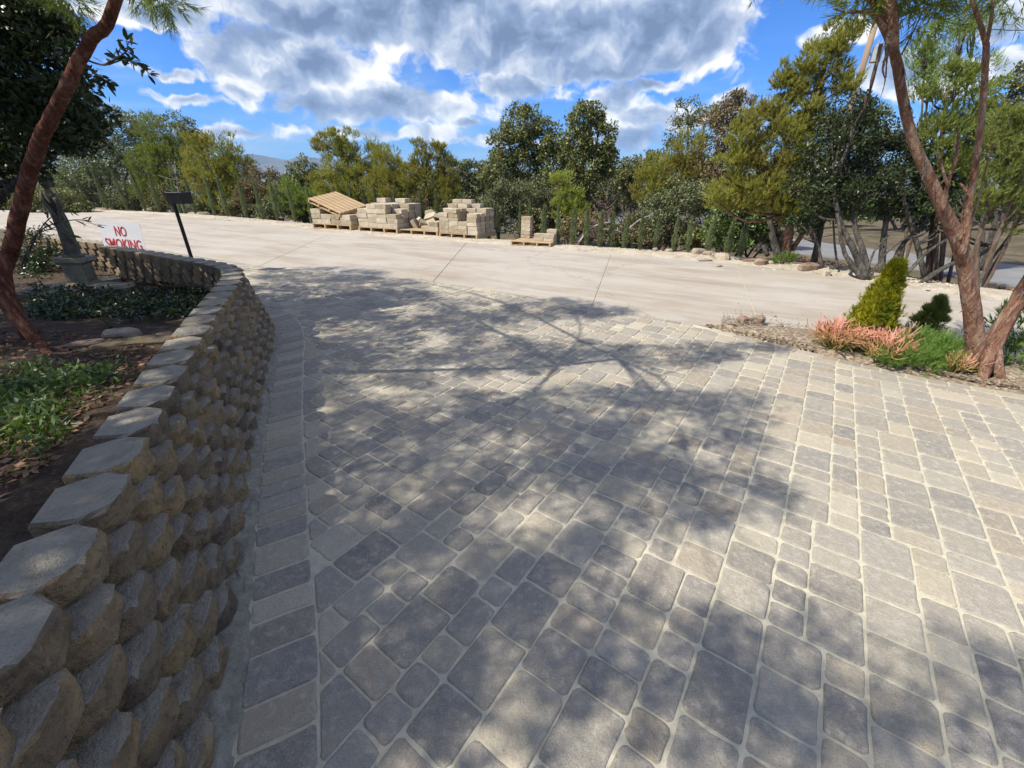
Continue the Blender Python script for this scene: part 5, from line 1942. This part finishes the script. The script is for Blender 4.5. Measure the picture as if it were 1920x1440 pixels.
def sign():
    # plate stands behind the right-hand wall end and in front of the left one
    Y = 7.06
    a, b = at(184, 415, Y + .03), at(257, 409, Y - .03)
    bl = at(199, 478, Y)
    w = float(np.linalg.norm(b[:2] - a[:2]))
    hgt = .52
    zb = bl[2] - .015
    cx, cy = (a[0] + b[0]) / 2 - .07, Y
    root = empty('no_smoking_sign', (cx, cy, zb), 'white sign with red lettering propped at the end of the block wall', 'sign')
    root.rotation_euler = (math.radians(-4), math.radians(3.5), math.atan2(b[1] - a[1], b[0] - a[0]) * .6)
    V, F = [], []
    pts = []
    r = .03
    for (x, z, a0) in ((w / 2 - r, r, -90), (w / 2 - r, hgt - r, 0), (-w / 2 + r, hgt - r, 90), (-w / 2 + r, r, 180)):
        for k in range(5):
            t = math.radians(a0 + 22.5 * k)
            pts.append((x + r * math.cos(t), z + r * math.sin(t)))
    n = len(pts)
    V = [(x, 0, z) for x, z in pts] + [(x, .004, z) for x, z in pts]
    F = [tuple(range(n)), tuple(range(n, 2 * n))[::-1]] + [(i, i + n, (i + 1) % n + n, (i + 1) % n) for i in range(n)]
    obj('plate', meshdata('plate', V, F, 'sign_white'), root)
    for txt, z, wd, ht in (('NO', hgt * .58, w * .27, hgt * .285), ('SMOKING', hgt * .20, w * .86, hgt * .30)):
        cu = bpy.data.curves.new('lettering', 'FONT')
        cu.body = txt
        cu.align_x = 'CENTER'
        cu.offset = 0.012
        cu.extrude = 0.001
        tmp = bpy.data.objects.new('tmp', cu)
        COL.objects.link(tmp)
        bpy.context.view_layer.update()
        me = bpy.data.meshes.new_from_object(tmp.evaluated_get(bpy.context.evaluated_depsgraph_get()))
        bpy.data.objects.remove(tmp)
        co = np.array([v.co for v in me.vertices])
        x0, x1, y0, y1 = co[:, 0].min(), co[:, 0].max(), co[:, 1].min(), co[:, 1].max()
        for v in me.vertices:
            x = (v.co.x - (x0 + x1) / 2) / (x1 - x0) * wd
            zz = (v.co.y - y0) / (y1 - y0) * ht + z
            v.co = (x, -.0025 - v.co.z, zz)
        me.materials.clear()
        me.materials.append(MATS['sign_red'])
        me.name = 'lettering'
        obj('lettering', me, root)


sign()


def lamp():
    Y = 8.3
    p = at(358, 480, Y)
    q = np.array([p[0], Y, 0.0])
    top = at(330, 366, Y)[2]
    root = empty('driveway_lamp', tuple(q), 'black post lamp with a flat square head behind the block wall', 'lamp')
    mb = MB().tube(resample([(0, 0, -.05), (0, 0, top * .5), (0, 0, top - .06), (.01, 0, top - .015), (.06, 0, top + .01), (.12, 0, top + .012)], 26), [.032], 10)
    obj('post', meshdata('post', mb.v, mb.f, 'black_metal', True), root)
    hd = MB().box((.13, 0, top + .035), (.29, .26, .03), None, .006)
    obj('lamp_head', meshdata('lamp_head', hd.v, hd.f, 'black_metal'), root)
    sk = MB()
    for (x, y, sx, sy) in ((.13, -.123, .28, .012), (.13, .123, .28, .012), (-.004, 0, .012, .234), (.264, 0, .012, .234)):
        sk.box((x, y, top - .06), (sx, sy, .16))
    obj('head_skirt', meshdata('head_skirt', sk.v, sk.f, 'black_metal'), root)
    lens = MB().box((.13, 0, top + .01), (.24, .21, .012))
    obj('lens', meshdata('lens', lens.v, lens.f, 'grey_metal'), root)
    bp = MB().tube([(0, 0, -.01), (0, 0, .02)], [.08], 12)
    obj('base_plate', meshdata('base_plate', bp.v, bp.f, 'black_metal'), root)


lamp()


def bed_plants():
    # grass between the trunk and the wall
    n = 1500
    u = np.concatenate([rng.normal(110, 75, n // 2), rng.normal(60, 60, n - n // 2)])
    v = np.concatenate([rng.normal(725, 26, n // 2), rng.normal(800, 40, n - n // 2)])
    V = []
    for a, b in zip(u, v):
        if a > 250 - (b - 700) * .9 or b < 655:
            continue
        g = gp(a, b, .62)
        z = float(bed_z(g[0], g[1]))
        L = rng.uniform(.03, .09)
        d = np.array([rng.normal() * .45, rng.normal() * .45, 1.0])
        d /= np.linalg.norm(d)
        s = np.array([rng.normal(), rng.normal(), 0])
        s = s / np.linalg.norm(s) * rng.uniform(.0025, .006)
        p = np.array([g[0], g[1], z - .01])
        V += [p - s, p + s, p + d * L + np.array([0, 0, -.01])]
    o = obj('grass', fastmesh('grass', np.array(V), 3, 'grass_blade'), kind='stuff')
    tag(o, 'thin green grass growing in the shaded bed', 'grass')
    # dead leaves, twigs and weeds on the bed
    Lc = []
    for k in range(2600):
        a, b = rng.uniform(-20, 400), rng.uniform(590, 1000)
        if a > 400 - (b - 600) * 1.02:
            continue
        g = gp(a, b, .56)
        Lc.append((g[0], g[1], float(bed_z(g[0], g[1])) + .006))
    Lc = np.array(Lc)
    o = obj('bed_litter', fastmesh('bed_litter', leaves(Lc, np.full(len(Lc), .01), 1, .05, .02, .85), 4, 'litter'), kind='stuff')
    tag(o, 'dry brown leaves scattered on the shaded bed soil', 'leaf litter')
    Wc = []
    for k in range(60):
        a, b = (rng.normal(55, 45), rng.normal(770, 45)) if k < 38 else (rng.normal(150, 50), rng.normal(710, 18))
        if a > 235 - (b - 700) * .9 or b < 660:
            continue
        g = gp(a, b, .62)
        Wc.append((g[0], g[1], float(bed_z(g[0], g[1])) + .03))
    Wc = np.array(Wc)
    o = obj('weeds', fastmesh('weeds', leaves(Wc, np.full(len(Wc), .07), 34, .045, .016, .0), 4, 'leaf_toyon'), kind='stuff')
    tag(o, 'low green weeds among the grass in the shaded bed', 'weeds')
    # low creeping leaves in front of the inner wall face
    C = []
    for k in range(420):
        u, v = rng.uniform(60, 395), rng.normal(572, 17)
        if u > 395 - max(0, v - 560) * 1.3:
            continue
        g = gp(u, v, .30)
        C.append((g[0], g[1], float(bed_z(g[0], g[1])) + rng.uniform(0, .10)))
    C = np.array(C)
    o = obj('ground_cover', fastmesh('ground_cover', leaves(C, np.full(len(C), .09), 30, .045, .028, .3), 4, 'leaf_dark'), kind='stuff')
    tag(o, 'dark leafy ground cover in front of the pedestal', 'ground cover')
    # shrub behind the red trunk
    base = np.array([*gp(75, 500, .3)[:2], .25])
    root = empty('leafy_shrub', tuple(base), 'dark small-leaved shrub between the red trunk and the pedestal', 'shrub')
    Cs = base + np.array([(rng.normal() * .28, rng.normal() * .25, abs(rng.normal()) * .3) for _ in range(60)])
    obj('foliage', fastmesh('foliage', leaves(Cs, np.full(60, .12), 60, .05, .022) - base, 4, 'leaf_dark'), root, kind='stuff')
    mb = MB()
    for c in Cs[:16]:
        mb.tube(resample([base, (base + c) / 2 + rng.normal(size=3) * .03, c], 6), [.01, .004], 4)
    obj('stems', meshdata('stems', [np.array(q) - base for q in mb.v], mb.f, 'bark_grey'), root)
    # thin twig plant with long leaves beside the statue
    base = np.array([*gp(60, 505, .3)[:2], .25])
    root = empty('twiggy_plant', tuple(base), 'thin twigs with long dark leaves in front of the statue', 'plant')
    for tw in ([(40, 500), (70, 440), (100, 420), (150, 412), (185, 425)], [(45, 500), (75, 430), (115, 395), (140, 400)], [(40, 500), (60, 450), (95, 430), (140, 445)]):
        P = resample([at(a, b, 4.7) for a, b in tw], 14)
        t = MB().tube(P, [.008, .003], 4).build('twig', 'bark_grey', root, True, tuple(base))
        n_ = 9
        obj('leaves', big_leaf_mesh('leaves', P[rng.integers(6, 14, n_)], rng.normal(size=(n_, 3)) * .6 + np.array([.6, 0, -.1]), .10, .028, 'leaf_dark', base), t, kind='stuff')
    for i, (u, v, s, lab, mat) in enumerate([(225, 625, (.13, .08, .05), 'brown stone in the shaded bed near the inner wall', 'rock'), (255, 655, (.30, .15, .03), 'low flat crust of brown earth in the bed beside the wall', 'earth'), (165, 655, (.12, .06, .03), 'pinkish flat stone at the root of the red tree', 'red_rock'), (310, 625, (.08, .06, .03), 'small brown stone by the wall in the bed', 'red_rock')]):
        g = gp(u, v, .48)
        stone('bed_stone', (g[0], g[1], float(bed_z(g[0], g[1])) + s[2] * .3), s, lab, mat, 800 + i, 'stones in the planted bed', 'stone', rot=.4)


bed_plants()


# ------------------------------------------------------------------ pallets with stacked blocks
def block_simple(seed):
    r = np.random.default_rng(seed)
    w, d, h, b = .144, .10, .099, .006
    V = []
    for z, i in ((0, b), (b, 0), (h - b, 0), (h, b)):
        V += [(-w + i, -d + i, z), (0, -d + i, z), (w - i, -d + i, z), (w - i, d - i, z), (0, d - i, z), (-w + i, d - i, z)]
    V = np.array(V) + r.normal(size=(24, 3)) * np.array([.002, .004, .001])
    F = [(5, 4, 3, 2, 1, 0), tuple(range(18, 24))]
    for k in range(3):
        for i in range(6):
            j = (i + 1) % 6
            F.append((k * 6 + i, k * 6 + j, k * 6 + 6 + j, k * 6 + 6 + i))
    return meshdata('concrete_block', V, F, 'stacked_block')


SBLK = [block_simple(k) for k in range(5)]
PW, PD, PH = 1.2, 1.0, .13


def pallet(loc, rot, label, scale=1.0):
    root = empty('wooden_pallet', loc, label, 'pallet', 'wooden pallets beside the road')
    root.rotation_euler = rot
    root.scale = (scale,) * 3
    for x in (-PW / 2 + .02, -PW / 6, PW / 6, PW / 2 - .02):
        m = MB().box((x, 0, .056), (.04, PD, .08))
        obj('stringer', meshdata('stringer', m.v, m.f, 'pallet_wood'), root)
    top = MB().box((0, 0, 0), (PW, .115, .016))
    me = meshdata('deck_board', top.v, top.f, 'pallet_wood')
    for k in range(7):
        obj('deck_board', me, root, loc=(0, -PD / 2 + .0575 + k * (PD - .115) / 6, .105))
    for k in range(3):
        obj('bottom_board', me, root, loc=(0, -PD / 2 + .0575 + k * (PD - .115) / 2, .0075))
    return root


COLW = ['far left', 'centre left', 'centre right', 'far right']
ROWW = ['front', 'second', 'third', 'back']


def put_blocks(root, grid, label, group, scale, skip=()):
    """grid[row][col]: number of blocks, row 0 nearest the road"""
    M = Matrix.LocRotScale(root.location, root.rotation_euler, root.scale)
    for r, row in enumerate(grid):
        for c, cnt in enumerate(row):
            for k in range(cnt):
                p = Vector((-PW / 2 + .155 + c * .297 + random.uniform(-.012, .012), -PD / 2 + .12 + r * .235 + random.uniform(-.01, .012), .1135 + k * .1005))
                q = M @ p
                o = obj('concrete_block', SBLK[random.randrange(5)], loc=q, scale=(scale,) * 3, rot=(0, 0, root.rotation_euler[2] + random.uniform(-.05, .05)))
                tag(o, '%s block up in the %s column, %s row of %s' % (ORD[k], COLW[c], ROWW[r], label), 'block', group)


def build_pallets():
    specs = [  # front left, front right corner in the photograph
        ((586, 428), (658, 434), 'pallet with low rows of blocks under the leaning pallet'),
        ((672, 433), (745, 441), 'pallet of stepped block stacks left of the tumbled blocks'),
        ((747, 437), (820, 446), 'pallet with tumbled tilted blocks in the middle'),
        ((823, 442), (894, 453), 'pallet with the tallest block stacks'),
        ((957, 458), (1031, 467), 'separate nearly empty pallet with a few blocks on the right')]
    grids = {0: [[3, 2, 2, 2], [3, 2, 2, 2], [2, 2, 2, 2], [3, 3, 2, 2]],
             1: [[4, 5, 5, 3], [4, 5, 5, 4], [5, 5, 5, 5], [6, 5, 6, 5]],
             3: [[5, 6, 3, 5], [6, 6, 3, 5], [7, 7, 6, 6], [8, 8, 7, 6]],
             4: [[0, 0, 0, 0], [0, 0, 2, 2], [0, 0, 1, 3], [6, 0, 0, 0]]}
    names = ['the low stacks', 'the stepped stacks', '', 'the tallest stacks', 'the right-hand pallet']
    for i, (a, b, lab) in enumerate(specs):
        A, B = gp(*a), gp(*b)
        yaw = math.radians(-27 if i < 4 else -24)
        ex = np.array([math.cos(yaw), math.sin(yaw)])
        ey = np.array([-math.sin(yaw), math.cos(yaw)])
        mid = gp((a[0] + b[0]) / 2, (a[1] + b[1]) / 2)[:2]
        # real width that fills the same angle at this distance
        ra, rb = A[0] / A[1], B[0] / B[1]
        lo, hi = .3, 3.0
        for _ in range(40):
            w = (lo + hi) / 2
            p, q = mid - ex * w / 2, mid + ex * w / 2
            if q[0] / q[1] - p[0] / p[1] < rb - ra:
                lo = w
            else:
                hi = w
        s = w / PW
        c = mid + ey * PD / 2 * s
        z = 0.0 if i < 4 else 0.0
        root = pallet((c[0], c[1], .012), (0, 0, yaw), lab, s)
        if i in grids:
            put_blocks(root, grids[i], names[i], names[i], s)
        M = Matrix.LocRotScale(root.location, root.rotation_euler, root.scale)
        if i == 0:
            q = M @ Vector((-.12, -.10, .47))
            t = pallet(q, (math.radians(52), 0, 0), 'empty pallet leaning askew on the low rows of blocks', s * .8)
            R = Matrix.Rotation(yaw, 3, 'Z') @ Matrix.Rotation(math.radians(17), 3, 'Y') @ Matrix.Rotation(math.radians(9), 3, 'X')
            t.rotation_euler = R.to_euler()
        if i == 2:
            tl = [(-.42, -.1, .16, 0, 62, 20), (-.28, .0, .20, 10, 55, 60), (-.1, -.05, .17, -35, 20, 40), (.0, .1, .34, 30, -15, 10), (.14, -.05, .18, 25, 35, -30), (.26, .12, .33, -25, 10, 15), (.34, .2, .2, 0, 30, 70), (-.3, .3, .15, 0, 10, 20), (.05, .32, .16, 5, 10, 80), (.3, .34, .18, 0, -40, 30), (-.12, .25, .38, 10, 30, -20)]
            tl.sort(key=lambda e: e[0])
            for ti, (x, y, z, rx, ry, rz) in enumerate(tl):
                q = M @ Vector((x, y, z))
                o = obj('concrete_block', SBLK[random.randrange(5)], loc=q, scale=(s,) * 3, rot=(math.radians(rx), math.radians(ry), math.radians(rz) + yaw))
                tag(o, 'tilted block, %s from the left in the tumbled heap' % ORD[ti], 'block', 'tumbled blocks')
            for (x, y, k) in ((.22, -.38, 1), (.44, -.36, 2), (.44, -.12, 2)):
                for j in range(k):
                    q = M @ Vector((x, y, .1135 + j * .1005))
                    o = obj('concrete_block', SBLK[j], loc=q, scale=(s * .85, s * .85, s), rot=(0, 0, yaw + .1))
                    tag(o, '%s level block %s right of the tumbled heap' % (('lower', 'upper')[j], 'single, front' if k == 1 else ('in the front pair' if y < -.2 else 'in the rear pair')), 'block', 'level blocks by the tumbled heap')
        if i == 4:
            q = M @ Vector((-.05, -.05, .1135))
    # crumpled plastic sheeting
    for (u, v, w, d, h, lab) in ((684, 431, .9, .5, .22, 'crumpled white plastic sheet between the first two pallets'), (897, 440, .18, .5, .40, 'torn white plastic wrap at the right side of the tallest stacks')):
        g = gp(u, v)
        n = 14
        V, F = [], []
        for j in range(n):
            for i in range(n):
                x, y = (i / (n - 1) - .5), (j / (n - 1) - .5)
                k = max(0, 1 - 2.1 * math.hypot(x * 1.0, y))
                V.append((x * w + rng.normal() * .02, y * d + rng.normal() * .02, .015 + h * k ** 1.5 * rng.uniform(.3, 1) + abs(rng.normal()) * .02))
        for j in range(n - 1):
            for i in range(n - 1):
                a = j * n + i
                F.append((a, a + 1, a + n + 1, a + n))
        o = obj('plastic_sheet', meshdata('plastic_sheet', V, F, 'plastic_sheet'), loc=(g[0], g[1], 0), rot=(0, 0, -.45))
        tag(o, lab, 'plastic sheet')


build_pallets()


# ------------------------------------------------------------------ utility pole, fallen branches
def utility_pole():
    q = at(1625, 100, 22.0)
    z0 = float(terrain_z(q[0], 22.0))
    root = empty('utility_pole', (q[0], 22.0, z0), 'wooden utility pole with grey transformer behind the right trees', 'utility pole')
    h = 8.2 - z0
    mb = MB().tube([(0, 0, -.3), (0, 0, h)], [.14, .11], 10)
    obj('pole', meshdata('pole', mb.v, mb.f, 'pole_wood', True), root)
    zt = 6.35 - z0
    t = MB().tube([(.40, -.05, zt - .28), (.40, -.05, zt + .26), (.40, -.05, zt + .32)], [.19, .19, .08], 12)
    tr = obj('transformer', meshdata('transformer', t.v, t.f, 'grey_metal', False), root)
    for dx in (-.07, .07):
        b = MB().tube([(.40 + dx, -.05, zt + .3), (.40 + dx, -.05, zt + .5)], [.03, .015], 6)
        obj('bushing', meshdata('bushing', b.v, b.f, 'grey_metal'), tr)
    br = MB().box((.2, -.02, zt), (.2, .06, .08))
    obj('bracket', meshdata('bracket', br.v, br.f, 'grey_metal'), root)
    ca = MB().box((0, -.14, h - .5), (2.2, .09, .11))
    obj('crossarm', meshdata('crossarm', ca.v, ca.f, 'pole_wood'), root)
    w = MB()
    a = np.array([q[0] + .9, 21.86, z0 + h - .4])
    b = at(2150, 30, 16.0)
    P = [a * (1 - t) + b * t + np.array([0, 0, -.5 * math.sin(t * math.pi)]) for t in np.linspace(0, 1, 14)]
    w.tube(P, [.012], 4)
    o = w.build('power_line', 'black_metal')
    tag(o, 'thin power line running right from the utility pole', 'cable')


utility_pole()


def fallen_branches():
    for i, (pts, Y, r, lab) in enumerate([([(1085, 455), (1105, 430), (1135, 418), (1165, 420)], 12.0, .035, 'bleached bent branch over the roots right of the last pallet'), ([(1080, 452), (1095, 438), (1125, 430), (1155, 432), (1175, 440)], 12.1, .03, 'second grey bent branch beneath the bleached one'), ([(1175, 432), (1200, 412), (1225, 402)], 12.0, .03, 'short broken branch behind the saplings')]):
        P = resample([at(u, v, Y) for u, v in pts], 14)
        mb = MB().tube(P, [r, r * .4], 6, .08)
        o = mb.build('fallen_branch', 'bark_bleached', None, True)
        tag(o, lab, 'branch', 'bleached fallen branches')


fallen_branches()


# ------------------------------------------------------------------ air
def haze():
    m = bpy.data.materials.new('haze')
    m.use_nodes = True
    nt = m.node_tree
    nt.nodes.remove(nt.nodes['Principled BSDF'])
    v = nt.nodes.new('ShaderNodeVolumePrincipled')
    v.inputs['Color'].default_value = (0.42, 0.66, 1.0, 1)
    v.inputs['Density'].default_value = HAZE_DENSITY
    v.inputs['Anisotropy'].default_value = 0.0
    nt.links.new(v.outputs[0], nt.nodes['Material Output'].inputs['Volume'])
    MATS['haze'] = m
    mb = MB().box((0, 10, 40), (8200, 8200, 320))
    o = obj('haze', meshdata('haze', mb.v, mb.f, 'haze'), kind='stuff')
    tag(o, 'thin blue air haze over the distant hills', 'haze')


HAZE_DENSITY = 0.00020
haze()
